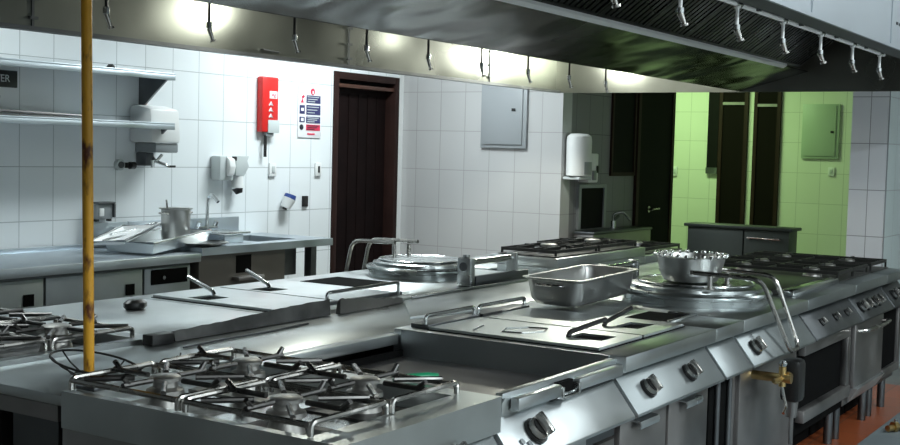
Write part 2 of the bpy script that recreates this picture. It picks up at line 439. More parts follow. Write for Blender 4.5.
# towel / soap dispensers
t = thing('paper_towel_dispenser', 'large white wall dispenser behind the lower shelf end with grey lower part', 'dispenser', (5.72, 6, 1.32))
MB().prism([(5.9985, 1.555), (5.9985, 1.79), (5.93, 1.80), (5.80, 1.775), (5.78, 1.555)], 5.40, 5.655, 'x', .018).build('cover', 'white', t)
MB().box(5.45, 5.80, 1.49, 5.65, 5.9985, 1.553, .01).build('lower_housing', 'greyplastic', t)
MB().box(5.46, 5.90, 1.40, 5.53, 5.9985, 1.488, .008).build('valve_block', 'steel_dark', t)
MB().tube([(5.54, 5.93, 1.46), (5.50, 5.85, 1.43), (5.54, 5.80, 1.41), (5.56, 5.80, 1.40)], .012, 8, .03).cyl((5.47, 5.85, 1.39), (5.47, 5.85, 1.44), .012).cyl((5.50, 5.85, 1.43), (5.55, 5.85, 1.475), .010).build('tap', 'steel_bright', t)
MB().box(5.56, 5.79, 1.392, 5.62, 5.81, 1.408, .004).build('lever', 'black', t)

t = thing('soap_dispenser', 'pale square soap dispenser, left of the pair above the sink', 'dispenser', (6.22, 6, 1.29))
MB().box(6.15, 5.90, 1.30, 6.29, 5.9985, 1.475, .015).build('body', 'palegrey', t)
MB().prism([(5.90, 1.33), (5.90, 1.47), (5.87, 1.45), (5.86, 1.40), (5.875, 1.34)], 6.21, 6.27, 'x', .006).build('push_button', 'white', t)
MB().box(6.26, 5.88, 1.44, 6.30, 5.90, 1.47, .004).build('latch', 'black', t)
t = thing('soap_dispenser', 'pale soap dispenser with black nozzle, right of the pair above the sink', 'dispenser', (6.45, 6, 1.19))
MB().prism([(6.31, 1.33), (6.31, 1.475), (6.45, 1.475), (6.43, 1.44), (6.45, 1.40), (6.40, 1.33)], 5.90, 5.9985, 'y', .006).build('body', 'palegrey', t)
MB().cyl((6.37, 5.94, 1.33), (6.37, 5.94, 1.245), .04, 18, .045).build('bottle', 'white', t)
MB().cyl((6.37, 5.94, 1.245), (6.38, 5.93, 1.205), .042, 16, .025).build('nozzle', 'black', t)

t = thing('cup_dispenser', 'tilted white and blue cup holder on the wall right of the sink', 'cup holder', (7.0, 6, 1.05))
MB().cyl((6.915, 5.955, 1.085), (6.945, 5.94, 1.155), .038, 20, .050).build('cup', 'white', t)
MB().cyl((6.9455, 5.94, 1.156), (6.955, 5.936, 1.185), .048, 20, .044).build('lid', 'blue', t)
MB().cyl((6.93, 5.998, 1.12), (6.93, 5.96, 1.12), .012).build('mount', 'greyplastic', t)
MB().cyl((6.914, 5.956, 1.084), (6.909, 5.958, 1.074), .018).build('base_ring', 'black', t)

# dispensers on the return wall
t = thing('paper_towel_dispenser', 'white rounded towel dispenser with grey window on the dark recess wall', 'dispenser', (8.62, 4.43, 1.34))
MB().lathe([(0, 0), (.12, 0), (.155, .01), (.158, .29), (.15, .325), (.11, .345), (0, .348)], (8.62, 4.335, 1.37), 32, .86, .58).build('cover', 'white', t)
MB().prism([(8.62+.139*math.cos(math.radians(a)), 4.335+.096*math.sin(math.radians(a))) for a in range(-118, 1, 8)]+[(8.70, 4.335), (8.60, 4.27)], 1.388, 1.49, 'z').build('window_panel', 'greyplastic', t)
MB().box(8.51, 4.27, 1.345, 8.74, 4.42, 1.369, .008).build('base_tray', 'palegrey', t)
t = thing('soap_dispenser', 'slim white soap dispenser right of the rounded towel dispenser', 'dispenser', (8.92, 4.43, 1.31))
MB().box(8.80, 4.33, 1.32, 8.98, 4.429, 1.56, .012).build('body', 'white', t)
MB().box(8.86, 4.315, 1.34, 8.92, 4.33, 1.42, .005).build('push_button', 'greyplastic', t)
MB().box(8.935, 4.315, 1.40, 8.965, 4.33, 1.46, .004).build('viewer', 'black', t)

# hand basin below the hatch
t = thing('hand_basin', 'stainless hand basin with tap under the dark hatch in the recess', 'sink', (9.35, 4.2, .6))
MB().box(8.70, 4.22, .60, 9.86, 4.399, .90, .008).build('basin', 'steel_body', t)
MB().box(8.69, 4.21, .90, 9.87, 4.40, .922, .005).build('rim', 'steel_dark', t)
MB().box(8.72, 4.24, .002, 8.77, 4.28, .60).build('leg', 'steel_dark', t)
MB().box(9.80, 4.24, .002, 9.85, 4.28, .60).build('leg', 'steel_dark', t)
MB().box(8.72, 4.34, .002, 8.77, 4.38, .60).build('leg', 'steel_dark', t)
MB().box(9.80, 4.34, .002, 9.85, 4.38, .60).build('leg', 'steel_dark', t)
f = MB().cyl((9.30, 4.33, .925), (9.30, 4.33, .99), .022).tube([(9.30, 4.33, .98), (9.30, 4.33, 1.05), (9.32, 4.25, 1.07), (9.32, 4.18, 1.0)], .011, 8, .03).build('tap', 'steel_bright', t)
MB().cyl((9.30, 4.33, .99), (9.36, 4.31, 1.03), .014).build('tap_lever', 'steel_dark', f)

# ------------------------------------------------------------------ wall shelves
def shelf(z, label, x1=5.78):
    t = thing('wall_shelf', label, 'shelf', (4.0, 6, z-.2))
    X0 = 2.3; yf = 5.70; xe = 5.52
    MB().box(X0, yf, z-.012, xe, 5.9985, z, .002).box(X0, yf, z-.045, xe, yf+.012, z-.012, .002).box(xe-.012, yf+.012, z-.045, xe, 5.99, z-.012).build('shelf_board', 'steel_sink', t)
    for x in (3.2, 5.49):
        MB().prism([(5.9985, z-.013), (yf+.03, z-.013), (yf+.03, z-.03), (5.96, z-.215), (5.9985, z-.215)], x-.008, x+.008, 'x').build('bracket', 'steel_dark', t)
    return t
shelf(2.005, 'upper stainless wall shelf with triangular brackets above the left counter')
shelf(1.685, 'lower stainless wall shelf with triangular brackets above the left counter')
tag(MB().prism([(5.03, 2.007), (5.075, 2.007), (5.065, 2.025), (5.05, 2.033), (5.038, 2.02)], 5.76, 5.80, 'y', .003).build('black_clip', 'black'), 'tiny black clip lying on the upper wall shelf right of the yellow pipe', 'clip')
t = thing('serving_tray', 'flat steel tray lying on the lower wall shelf', 'tray', (4.5, 5.83, 1.686))
MB().box(4.2, 5.745, 1.687, 4.83, 5.93, 1.693).tube([(4.2, 5.745, 1.715), (4.83, 5.745, 1.705), (4.83, 5.93, 1.705), (4.2, 5.93, 1.715)], .006, 8, 0, True).build('tray_plate', 'steel_body', t)
tag(MB().tube([(4.28, 5.86, 1.71), (4.30, 5.86, 1.77), (4.305, 5.86, 1.80)], .012, 8, .02).build('steel_hook', 'steel_bright'), 'small bright steel hook standing on the lower shelf at left edge', 'hook')

# ------------------------------------------------------------------ left sink counters
ZC = .875
t = thing('refrigerated_counter', 'stainless counter with three flat doors along the left wall', 'counter', (4.0, 5.65, 0))
XE = 5.36
MB().box(2.6, 5.29, ZC-.055, XE, 5.985, ZC, .006).build('worktop', 'steel_sink', t)
MB().box(2.6, 5.36, .12, XE-.03, 5.98, ZC-.057, .003).build('body', 'steel_dark', t)
MB().box(2.6, 5.965, ZC, 5.05, 5.985, ZC+.03, .003).build('upstand', 'steel_sink', t)
xs = [2.62, 3.40, 4.22, 4.93, XE-.04]
for i in range(4):
    a, b_ = xs[i]+.008, xs[i+1]-.008
    dd = MB().box(a, 5.338, .16, b_, 5.36, ZC-.075, .004).build('door', 'steel_mid', t)
    if i in (0, 1, 2):
        MB().box(b_-.13, 5.332, .655, b_-.065, 5.338, .72).build('finger_hole', 'void', dd)
    if i == 3:
        MB().box(a+.05, 5.331, .70, b_-.03, 5.338, .79).build('display_panel', 'void', dd)
        MB().cyl((a+.14, 5.331, .74), (a+.14, 5.318, .74), .012).build('knob', 'steel_bright', dd)
for x in (2.7, 4.0, 5.25):
    for y in (5.42, 5.9): MB().cyl((x, y, .002), (x, y, .12), .025).build('leg', 'steel_dark', t)

t = thing('sink_counter', 'stainless sink counter with brown panel front beside the brown door', 'sink', (6.0, 5.65, 0))
# worktop with basin cut-out
def ring_top(mb, x0, x1, y0, y1, hx0, hx1, hy0, hy1, z0, z1):
    mb.box(x0, y0, z0, x1, hy0, z1); mb.box(x0, hy1, z0, x1, y1, z1)
    mb.box(x0, hy0, z0, hx0, hy1, z1); mb.box(hx1, hy0, z0, x1, hy1, z1)
    return mb
ZS = .905
m = MB(); ring_top(m, 5.375, 6.68, 5.30, 5.985, 6.02, 6.42, 5.42, 5.86, ZS-.05, ZS)
m.build('worktop', 'steel_sink', t)
m = MB(); m.box(6.02, 5.42, ZS-.25, 6.42, 5.86, ZS-.24).box(6.02, 5.42, ZS-.24, 6.03, 5.86, ZS-.05).box(6.41, 5.42, ZS-.24, 6.42, 5.86, ZS-.05).box(6.03, 5.42, ZS-.24, 6.41, 5.43, ZS-.05).box(6.03, 5.85, ZS-.24, 6.41, 5.86, ZS-.05)
m.build('basin', 'steel_dark', t)
MB().box(5.375, 5.965, ZS, 6.42, 5.985, ZS+.13, .004).build('upstand', 'steel_sink', t)
MB().box(5.385, 5.335, .14, 6.20, 5.355, ZS-.052).build('front_panel', 'steel_taupe', t)
MB().box(5.385, 5.355, .14, 5.40, 5.98, ZS-.052).build('side_panel', 'steel_taupe', t)
MB().box(6.185, 5.355, .14, 6.20, 5.98, ZS-.052).build('side_panel', 'steel_taupe', t)
MB().box(5.72, 5.330, .72, 5.86, 5.335, .835).build('cut_out', 'void', t)
MB().box(5.68, 5.27, .675, 5.93, 5.335, .70, .006).build('towel_rail', 'steel_body', t)
for x, y in ((6.50, 5.33), (6.50, 5.9)):
    MB().box(x-.025, y, .002, x+.035, y+.06, ZS-.052).build('leg', 'steel_dark', t)
for x, y in ((5.43, 5.36), (5.43, 5.9), (6.12, 5.36), (6.12, 5.9)):
    MB().cyl((x, y+.03, .002), (x, y+.03, .138), .022).build('leg', 'steel_dark', t)
# mixer tap on upstand
tp = MB().box(5.93, 5.90, ZS+.06, 6.14, 5.93, ZS+.078, .005).cyl((6.04, 5.915, ZS+.0), (6.04, 5.915, ZS+.08), .018).tube([(6.04, 5.915, ZS+.07), (6.045, 5.915, ZS+.28), (6.05, 5.88, ZS+.30), (6.05, 5.82, ZS+.25)], .0125, 10, .03).build('tap', 'steel_bright', t)
for x in (5.95, 6.12):
    MB().cyl((x, 5.915, ZS+.078), (x, 5.90, ZS+.11), .018).build('tap_handle', 'steel_bright', tp)
tag(MB().box(5.04, 5.955, ZC+.032, 5.36, 5.963, ZC+.16, .003).build('splash_panel', 'steel_sink'), 'loose steel splash panel leaning on wall behind the trays', 'panel')

# trays heap and pot
def tray(name, label, c, rot, L, W, H, mat='steel_sink', flip=False, wall=.006):
    t = thing(name, label, 'tray', c, 'trays piled on the counter'); t.rotation_euler = rot
    m = MB()
    a, b_ = L/2, W/2
    m.prism([(-a+.02, -b_+.02), (a-.02, -b_+.02), (a-.02, b_-.02), (-a+.02, b_-.02)], 0, wall, 'z')
    # sloping sides
    for (p, q) in (((-a, -b_), (a, -b_)), ((a, -b_), (a, b_)), ((a, b_), (-a, b_)), ((-a, b_), (-a, -b_))):
        pi = Vector((math.copysign(abs(p[0])-.02, p[0]), math.copysign(abs(p[1])-.02, p[1]), 0))
        qi = Vector((math.copysign(abs(q[0])-.02, q[0]), math.copysign(abs(q[1])-.02, q[1]), 0))
        P = Vector((*p, H)); Q = Vector((*q, H))
        o = Vector((0, 0, wall))
        vs = [m.b.verts.new(v) for v in (pi, qi, Q, P)]
        inn = [m.b.verts.new(v) for v in (pi*.97+o, qi*.97+o, Vector((Q.x*.975, Q.y*.975, H)), Vector((P.x*.975, P.y*.975, H)))]
        m.b.faces.new(vs); m.b.faces.new(inn[::-1])
        for i in range(4): m.b.faces.new((vs[i], inn[i], inn[(i+1) % 4], vs[(i+1) % 4]))
    m.build('pan', mat, t, world=False)
    r = MB(); r.tube([(-a, -b_, H), (a, -b_, H), (a, b_, H), (-a, b_, H)], .009, 8, 0, True)
    r.build('rim', 'steel_bright', t, world=False)
    return t
tray('baking_tray', 'grey walled steel tray tilted across the counter joint with the steel pot in it', (5.262, 5.56, .908), (0, math.radians(-4.2), math.radians(12)), .63, .36, .066, 'steel_panel')
tray('baking_tray', 'bright steel tray leaning inside the grey one, left of the steel pot', (5.10, 5.70, .962), (math.radians(-4), math.radians(-8), math.radians(24)), .50, .24, .025, 'steel_sheen_white')
tray('baking_tray', 'narrow bright steel tray leaning against the wall side of the heap', (5.33, 5.86, .965), (math.radians(-8), math.radians(-7), math.radians(4)), .50, .10, .03, 'steel_sheen_white')
t = thing('steel_dish', 'shallow round steel dish under the tilted tray, left of the sink', 'dish', (5.47, 5.46, ZS+.001))
MB().lathe([(0, 0), (.10, 0), (.15, .012), (.175, .024), (.17, .024), (.148, .015), (.10, .004), (0, .004)], (5.50, 5.43, ZS+.001), 40).build('dish_shell', 'steel_pan', t)
PC = (5.41, 5.57, .932)
t = thing('steel_pot', 'cylindrical steel pot standing in the grey tray', 'pot', PC)
MB().lathe([(0, 0), (.083, 0), (.09, .01), (.093, .200), (.108, .205), (.108, .211), (.090, .207), (.085, .012), (0, .008)], PC, 36).build('pot_body', 'steel_pan', t)
for s in (-1, 1):
    MB().tube([(PC[0]+s*.091, PC[1]-.03, PC[2]+.175), (PC[0]+s*.12, PC[1]-.03, PC[2]+.18), (PC[0]+s*.12, PC[1]+.03, PC[2]+.18), (PC[0]+s*.091, PC[1]+.03, PC[2]+.175)], .006, 8, .015).build('pot_handle', 'rod', t)
t = thing('ladle', 'steel ladle handle sticking up out of the steel pot', 'ladle', (PC[0], PC[1], PC[2]+.02))
MB().tube([(PC[0], PC[1], PC[2]+.04), (PC[0]-.02, PC[1]+.05, PC[2]+.15), (PC[0]-.02, PC[1]+.065, PC[2]+.26)], .006, 8).build('ladle_handle', 'rod', t)
MB().lathe([(0, 0), (.03, .006), (.045, .03), (.042, .03), (.028, .01), (0, .004)], (PC[0], PC[1], PC[2]+.013), 20).build('ladle_cup', 'steel_pan', t)
t = thing('steel_box', 'small steel box with a bright flat lid at the sink edge right of the tray', 'box', (5.8, 5.55, ZS))
MB().box(5.72, 5.44, ZS+.001, 5.90, 5.66, ZS+.058, .006).build('box', 'steel_sink', t)
MB().box(5.66, 5.42, ZS+.059, 5.95, 5.68, ZS+.073, .004).build('lid_plate', 'steel_bright', t)

# ------------------------------------------------------------------ cooking island
ZT = .88; YF = 1.62; YB = 2.575

def knob(parent, x, y, z, s=1., mat='rod', tilt=.75):
    """knob on a panel facing -Y (tilted up)"""
    n = Vector((0, -math.cos(tilt), math.sin(tilt)))
    c = Vector((x, y, z))
    k = MB().cyl(c, c+n*.010*s, .036*s, 24).cyl(c+n*.010*s, c+n*.03*s, .028*s, 20, .024*s)
    k = k.build('knob', 'black', parent)
    u = Vector((1, 0, 0)); v = n.cross(u)
    b = MB()
    q = Matrix((u, v, n)).transposed().to_4x4(); q.translation = c+n*.03*s
    b.box(-.008*s, -.030*s, 0, .008*s, .030*s, .022*s, .004*s, q)
    b.cyl(c+n*.012*s, c+n*.026*s, .0305*s, 24)
    b.build('grip', 'rod', k)
    return k

def unit(label, x0, x1, yf=YF, yb=YB, cat='cooker', name='cooking_unit', sgn=1, base=.14, top=True, zt=ZT, panel='steel_mid', bodym='steel_body', front=True, topm='steel_top'):
    """floor standing module, front at yf. sgn=1 front faces -Y, sgn=-1 front faces +Y"""
    t = thing(name, label, cat, ((x0+x1)/2, (yf+yb)/2, 0))
    g = .0015; x0 += g; x1 -= g
    s = sgn
    def Y(v): return yf+s*v
    lo = lambda a, b_: (min(a, b_), max(a, b_))
    y0, y1 = lo(Y(.05), yb)
    MB().box(x0+.004, y0, base, x1-.004, y1, zt-.10, .002).build('body', bodym, t)
    if top:
        m = MB(); y0, y1 = lo(Y(0), yb)
        m.box(x0+.002, y0, zt-.055, x1-.002, y1, zt, .006)
        y0, y1 = lo(Y(.05), yb)
        m.box(x0+.003, y0, zt-.10, x1-.003, y1, zt-.0555)
        m.build('top', topm, t)
    if front:
        poly = [(Y(.055), zt-.075), (Y(.045), zt-.075), (Y(-.045), zt-.19), (Y(-.045), zt-.20), (Y(.055), zt-.205)]
        MB().prism(poly, x0+.012, x1-.012, 'x', .002).build('control_panel', panel, t)
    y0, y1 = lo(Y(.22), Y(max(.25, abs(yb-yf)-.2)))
    MB().box(x0+.01, y0, .01, x1-.01, y1, base-.001).build('under_shade', 'void', t)  # black box painting the shade underneath the unit
    for xx in (x0+.07, x1-.07):
        for yy in (Y(.10), Y(abs(yb-yf)-.10)):
            MB().cyl((xx, yy, .002), (xx, yy, base), .024, 16).build('leg', 'steel_dark', t)
    return t

def cup_handle(parent, x0, x1, y, z):
    m = MB(); m.prism([(y, z), (y-.030, z-.004), (y-.034, z-.016), (y-.030, z-.03), (y-.026, z-.03), (y-.029, z-.016), (y-.026, z-.009), (y, z-.006)], x0, x1, 'x')
    return m.build('handle', 'steel_panel', parent)

def rod_grate(label, x0, x1, y0, y1, z, mat='rod', r=.0080, group=None, hz=.034, stub=True):
    t = thing('pan_support', label, 'pan support', ((x0+x1)/2, (y0+y1)/2, z), group)
    cx, cy = (x0+x1)/2, (y0+y1)/2; zz = z+hz
    a, b_ = (x1-x0)/2-.008, (y1-y0)/2-.008
    m = MB()
    # two long side loops with legs bent down (front / back edge) plus side rails
    for s in (-1, 1):
        m.tube([(cx-a, cy+s*b_, z+.002), (cx-a, cy+s*b_, zz), (cx+a, cy+s*b_, zz), (cx+a, cy+s*b_, z+.002)], r, 8, .022)
    for s in (-1, 1):
        m.tube([(cx+s*a, cy-b_, zz-.006), (cx+s*a, cy+b_, zz-.006)], r, 8)
    m.build('frame', mat, t)
    for k in range(8):
        an = k*PI/4
        dx, dy = math.cos(an), math.sin(an)
        f = min(a/abs(dx) if abs(dx) > .01 else 9, b_/abs(dy) if abs(dy) > .01 else 9)
        p0 = (cx+dx*f*(.38 if k % 2 else .33), cy+dy*f*(.38 if k % 2 else .33), zz+.004); p1 = (cx+dx*f, cy+dy*f, zz+.004)
        mm = MB().tube([p0, p1], r*.95, 8)
        if k % 2 == 0 and stub:
            mm.tube([(p1[0]*.86+cx*.14, p1[1]*.86+cy*.14, zz+.004), (p1[0], p1[1], zz+.026)], r*.9, 8)
        mm.build('rib', 'rod_dark', t)
    return t

def burner(parent, x, y, z, R=.055):
    b = MB().lathe([(0, 0), (R*1.25, 0), (R*1.2, .012), (R*.8, .02), (R*.75, .034), (R, .036), (R, .046), (R*.85, .05), (0, .052)], (x, y, z), 28)
    return b.build('burner', 'alu', parent)

# --- A: nearest four burner range
AX0, AX1 = 2.09, 2.80
A = unit('nearest stainless four burner gas range at the front of the island', AX0, AX1, cat='gas range', name='gas_range', top=False)
m = MB()
WX0, WX1, WY0, WY1 = AX0+.03, AX1-.075, YF+.115, YB-.02
ring_top(m, AX0+.0015, AX1-.0015, YF, YB, WX0, WX1, WY0, WY1, ZT-.10, ZT)
m.build('top', 'steel_top', A)
MB().box(WX0, WY0, ZT-.10, WX1, WY1, ZT-.05).build('drip_tray', 'steel_bright', A)
for (gx0, gx1) in ((AX0+.012, AX0+.325), (AX0+.333, AX1-.055)):
    for (gy0, gy1) in ((YF+.10, YF+.520), (YF+.53, YB-.01)):
        cx, cy = (gx0+gx1)/2, (gy0+gy1)/2
        MB().prism([(cx-.10, cy-.14), (cx+.10, cy-.14), (cx+.10, cy+.14), (cx-.10, cy+.14)], ZT-.05, ZT-.045, 'z').build('burner_plate', 'alu' if gy0 > 2 else 'soot', A)
        MB().cyl((cx, cy, ZT-.045), (cx, cy, ZT-.005), .05, 28, .038).build('burner_base', 'alu', A)
        burner(A, cx, cy, ZT-.004, .042)
        w = ('left' if gy0 > 2 else 'right'); q = 'rear' if gx0 > 2.3 else 'front'
        rod_grate('steel rod pan support, %s %s of the four on the nearest range' % (q, w), gx0, gx1, gy0, gy1, ZT+.0005, group='rod pan supports on the nearest range')
pw = MB().box(AX0+.04, YF+.005, .20, AX1-.04, YF+.049, ZT-.23, .004).build('oven_door', 'steel_body', A)
knob(A, 2.30, YF+.0, ZT-.135); knob(A, 2.58, YF+.0, ZT-.135)
for q in range(3): MB().prism([(YF+.001-.022*1.0, ZT-.155+.0), (YF-.023, ZT-.155), (YF-.013, ZT-.142), (YF-.010, ZT-.142)], 2.66+q*.02, 2.67+q*.02, 'x').build('printed_mark', 'printblack', A)
tag(MB().box(2.70, 2.16, ZT+.052, 2.72, 2.20, ZT+.064).build('x', 'green'), '', '') if False else None
t = thing('gas_lighter', 'green plastic lighter lying on the rear edge of the nearest range', 'lighter', (2.86, 1.93, ZT))
MB().cyl((2.757, 1.957, ZT+.013), (2.84, 1.888, ZT+.016), .011, 14, .013).build('lighter_body', 'green', t)
MB().cyl((2.84, 1.888, ZT+.016), (2.86, 1.87, ZT+.016), .012, 14, .009).build('cap', 'green', t)

# --- B: sunken griddle / bratt pan
BX0, BX1 = 2.80, 3.62
B = unit('open sunken steel fry pan unit with spout between the nearest range and the lidded fryer', BX0, BX1, cat='bratt pan', name='bratt_pan', top=False, panel='steel_panel')
m = MB()
x0, x1 = BX0+.07, BX1-.012
yi = YF+.06
# walls of the well (thin steel)
m.box(BX1-.012, yi, ZT-.09, BX1-.002, 2.53, ZT)                       # right wall
m.prism([(yi, ZT-.075), (2.52, ZT-.20), (2.52, ZT-.21), (yi, ZT-.085)], BX0+.07, BX1-.012, 'x')   # sloped floor
m.prism([(YF+.03, ZT-.02), (2.52, ZT-.02), (2.52, ZT-.21), (yi, ZT-.09)], BX0+.06, BX0+.07, 'x')
m.prism([(yi, ZT-.09), (2.53, ZT-.21), (2.53, ZT-.09)], BX1-.012, BX1-.002, 'x')
m.build('well', 'steel_mid', B)
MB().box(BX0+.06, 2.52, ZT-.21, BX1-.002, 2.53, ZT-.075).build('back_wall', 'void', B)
MB().box(BX0+.0015, YF+.05, ZT-.10, BX0+.055, 2.53, ZT-.06).build('side_channel', 'steel_dark', B)
m = MB()
m.box(BX0+.065, YF+.035, ZT-.075, BX1-.003, YF+.06, ZT-.008, .004)
m.build('front_wall', 'steel_top', B)
m = MB()
m.box(BX0+.10, YF-.0, ZT-.060, BX0+.36, YF+.03, ZT-.022, .005)
m.box(BX0+.48, YF-.0, ZT-.060, BX1-.02, YF+.03, ZT-.022, .005)
m.box(BX0+.10, YF+.012, ZT-.062, BX1-.02, YF+.034, ZT-.055)
m.build('front_lip', 'steel_panel', B)
m = MB(); m.box(BX0+.36, YF-.005, ZT-.065, BX0+.372, YF+.03, ZT-.03, .003).box(BX0+.468, YF-.005, ZT-.065, BX0+.48, YF+.03, ZT-.03, .003).box(BX0+.372, YF-.005, ZT-.070, BX0+.468, YF+.03, ZT-.060, .002)
m.build('spout', 'steel_bright', B)
MB().box(BX0+.372, YF+.018, ZT-.058, BX0+.468, YF+.034, ZT-.022).build('spout_mouth', 'void', B)
MB().box(BX0+.36, YF+.03, ZT-.0795, BX1-.02, YF+.05, ZT-.076).build('under_lip', 'steel_dark', B)
knob(B, 2.99, YF-.002, ZT-.135, 1.15)
for q in range(2): MB().cyl((2.90+q*.03, YF-.012-q*.008, ZT-.145-q*.01), (2.90+q*.03, YF-.016-q*.008, ZT-.142-q*.01), .009, 10).build('indicator', 'greyplastic', B)
MB().box(BX0+.03, YF+.02, .62, BX1-.03, YF+.05, .672, .003).build('drawer', 'steel_dark', B)
MB().box(BX0+.03, YF+.02, .16, BX1-.03, YF+.05, .61, .003).build('door', 'steel_body', B)
MB().box(BX0+.42, YF+.006, .63, BX0+.55, YF+.02, .66, .003).build('catch', 'steel_panel', B)

# --- C: fryer with two lids
CX0, CX1 = 3.62, 4.47
C = unit('stainless fryer unit with flat slotted lids and two knobs', CX0, CX1, cat='fryer', name='deep_fryer')
def fry_lid(parent, x0, x1, y0, y1, z, slot, mat='steel_top', handle=None, grip='black', name='lid'):
    sx0, sx1, sy0, sy1 = slot
    MB().box(x0-.006, y0-.006, z-.0005, x1+.006, y1+.006, z+.0015).build('lid_gap_shade', 'void', parent)  # black sheet painting the shadow gap around the lid
    m = MB(); ring_top(m, x0, x1, y0, y1, sx0, sx1, sy0, sy1, z+.002, z+.012)
    l_ = m.build(name, mat, parent)
    MB().box(sx0, sy0, z+.0018, sx1, sy1, z+.003).build('slot', 'void', l_)
    if handle:
        MB().tube(handle, .009, 10, .02).build('grip', grip, l_)
    return l_
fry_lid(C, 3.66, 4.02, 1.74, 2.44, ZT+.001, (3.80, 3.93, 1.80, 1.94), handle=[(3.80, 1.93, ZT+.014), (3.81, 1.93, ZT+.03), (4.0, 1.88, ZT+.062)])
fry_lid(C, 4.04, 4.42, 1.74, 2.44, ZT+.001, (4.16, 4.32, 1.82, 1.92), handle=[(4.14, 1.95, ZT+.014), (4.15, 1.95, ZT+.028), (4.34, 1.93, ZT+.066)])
# embossed lozenge on first lid
m = MB(); m.tube([(3.76, 2.10, ZT+.014), (3.84, 2.05, ZT+.014), (3.92, 2.08, ZT+.014), (3.90, 2.15, ZT+.014), (3.82, 2.20, ZT+.014), (3.74, 2.17, ZT+.014)], .004, 6, 0, True)
m.build('lid_ring', 'steel_bright', C)
MB().tube([(3.70, 2.27, ZT+.014), (3.82, 2.30, ZT+.014)], .004, 6).build('lid_rib', 'steel_bright', C)
for i, (a, b_) in enumerate(((3.68, 4.03), (4.06, 4.44))):
    m = MB().tube([(a, 2.47, ZT+.001), (a, 2.47, ZT+.05), (b_, 2.47, ZT+.05), (b_, 2.47, ZT+.001)], .008, 10, .02)
    m.build('rail', 'steel_bright', C)
    MB().box(a-.01, 2.45, ZT+.001, b_+.01, 2.53, ZT+.018, .003).build('hinge_strip', 'steel_dark', C)
MB().box(4.05, 2.44, ZT+.0125, 4.20, 2.455, ZT+.022).build('hinge_block', 'black', C)
knob(C, 3.80, YF-.002, ZT-.135); knob(C, 4.18, YF-.002, ZT-.135)
for a, b_ in ((3.63, 4.04), (4.055, 4.46)):
    dd = MB().box(a+.005, YF+.02, .16, b_-.005, YF+.05, ZT-.215, .004).build('door', 'steel_body', C)
    cup_handle(dd, (a+b_)/2-.10, (a+b_)/2+.06, YF+.02, ZT-.235)

# --- D: narrow neutral spacer
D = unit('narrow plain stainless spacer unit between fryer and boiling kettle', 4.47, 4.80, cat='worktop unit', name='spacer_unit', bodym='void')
MB().box(4.50, YF+.03, .16, 4.77, YF+.05, ZT-.22, .003).build('recess_shade', 'void', D)  # flat black sheet, painted shade of the recess
MB().box(4.505, 1.84, ZT+.0005, 4.76, 2.03, ZT+.002).build('open_slot', 'void', D)
MB().box(4.49, 1.82, ZT+.0005, 4.78, 1.836, ZT+.010, .002).box(4.764, 1.836, ZT+.0005, 4.78, 1.95, ZT+.010, .002).build('slot_trim', 'steel_bright', D)
for x in (4.56, 4.70): MB().cyl((x, YF+.02, .14), (x, YF+.02, ZT-.22), .012).build('vertical_pipe', 'steel_dark', D)

# --- kettles
def kettle_top(t, c, R, z, s, hx=0, rods=True):
    """raised round collar, stepped lid with rim, handle rods to the operator side (s=-1 -> -Y)"""
    MB().lathe([(R*1.0, 0), (R*1.0, .028), (R*1.03, .032), (R*1.03, .038), (0, .038)], (*c, z+.001), 56).build('collar', 'steel_lid', t)
    l_ = MB().lathe([(R*1.04, 0), (R*1.05, .008), (R*1.03, .016), (R*.93, .020), (R*.92, .034), (R*.84, .042), (R*.8, .042), (R*.76, .050), (0, .054)], (*c, z+.040), 64).build('lid', 'steel_lid', t, angle=25)
    MB().tube([(c[0]+R*.80*math.cos(2*PI*k/48), c[1]+R*.80*math.sin(2*PI*k/48), z+.088) for k in range(48)], .005, 8, 0, True).build('lid_bead', 'steel_bright', l_)
    return l_
E_ = unit('stainless boiling kettle unit with round stepped lid and drain valve', 4.80, 5.72, cat='boiling kettle', name='boiling_kettle')
KC = (5.32, 2.04)
kettle_top(E_, KC, .335, ZT, -1)
for x in (5.02, 5.24):
    MB().cyl((x, 1.86, ZT+.088), (x, 1.86, ZT+.148), .012).cyl((x, 1.86, ZT+.088), (x, 1.86, ZT+.096), .024).build('rod_post', 'rod', E_)
MB().tube([(5.02, 1.95, ZT+.158), (5.03, 1.63, ZT+.150), (5.12, 1.52, ZT-.165), (5.28, 1.53, ZT-.165), (5.24, 1.64, ZT+.150), (5.24, 1.90, ZT+.158)], .0105, 10, .05).build('lid_handle', 'rod', E_)
# hinge at the middle of the island
MB().box(5.68, 2.50, ZT+.001, 5.715, 2.56, ZT+.13, .008).build('hinge_bracket', 'steel_panel', E_)
MB().cyl((5.345, 2.53, ZT+.105), (5.679, 2.53, ZT+.105), .018, 16).build('hinge_shaft', 'steel_bright', E_)
MB().box(5.32, 2.50, ZT+.001, 5.344, 2.56, ZT+.13, .006).build('hinge_bracket', 'steel_panel', E_)
knob(E_, 4.93, YF-.002, ZT-.135, 1.)
MB().box(4.86, YF+.03, .16, 5.66, YF+.05, ZT-.215, .003).build('front_panel', 'steel_body', E_)
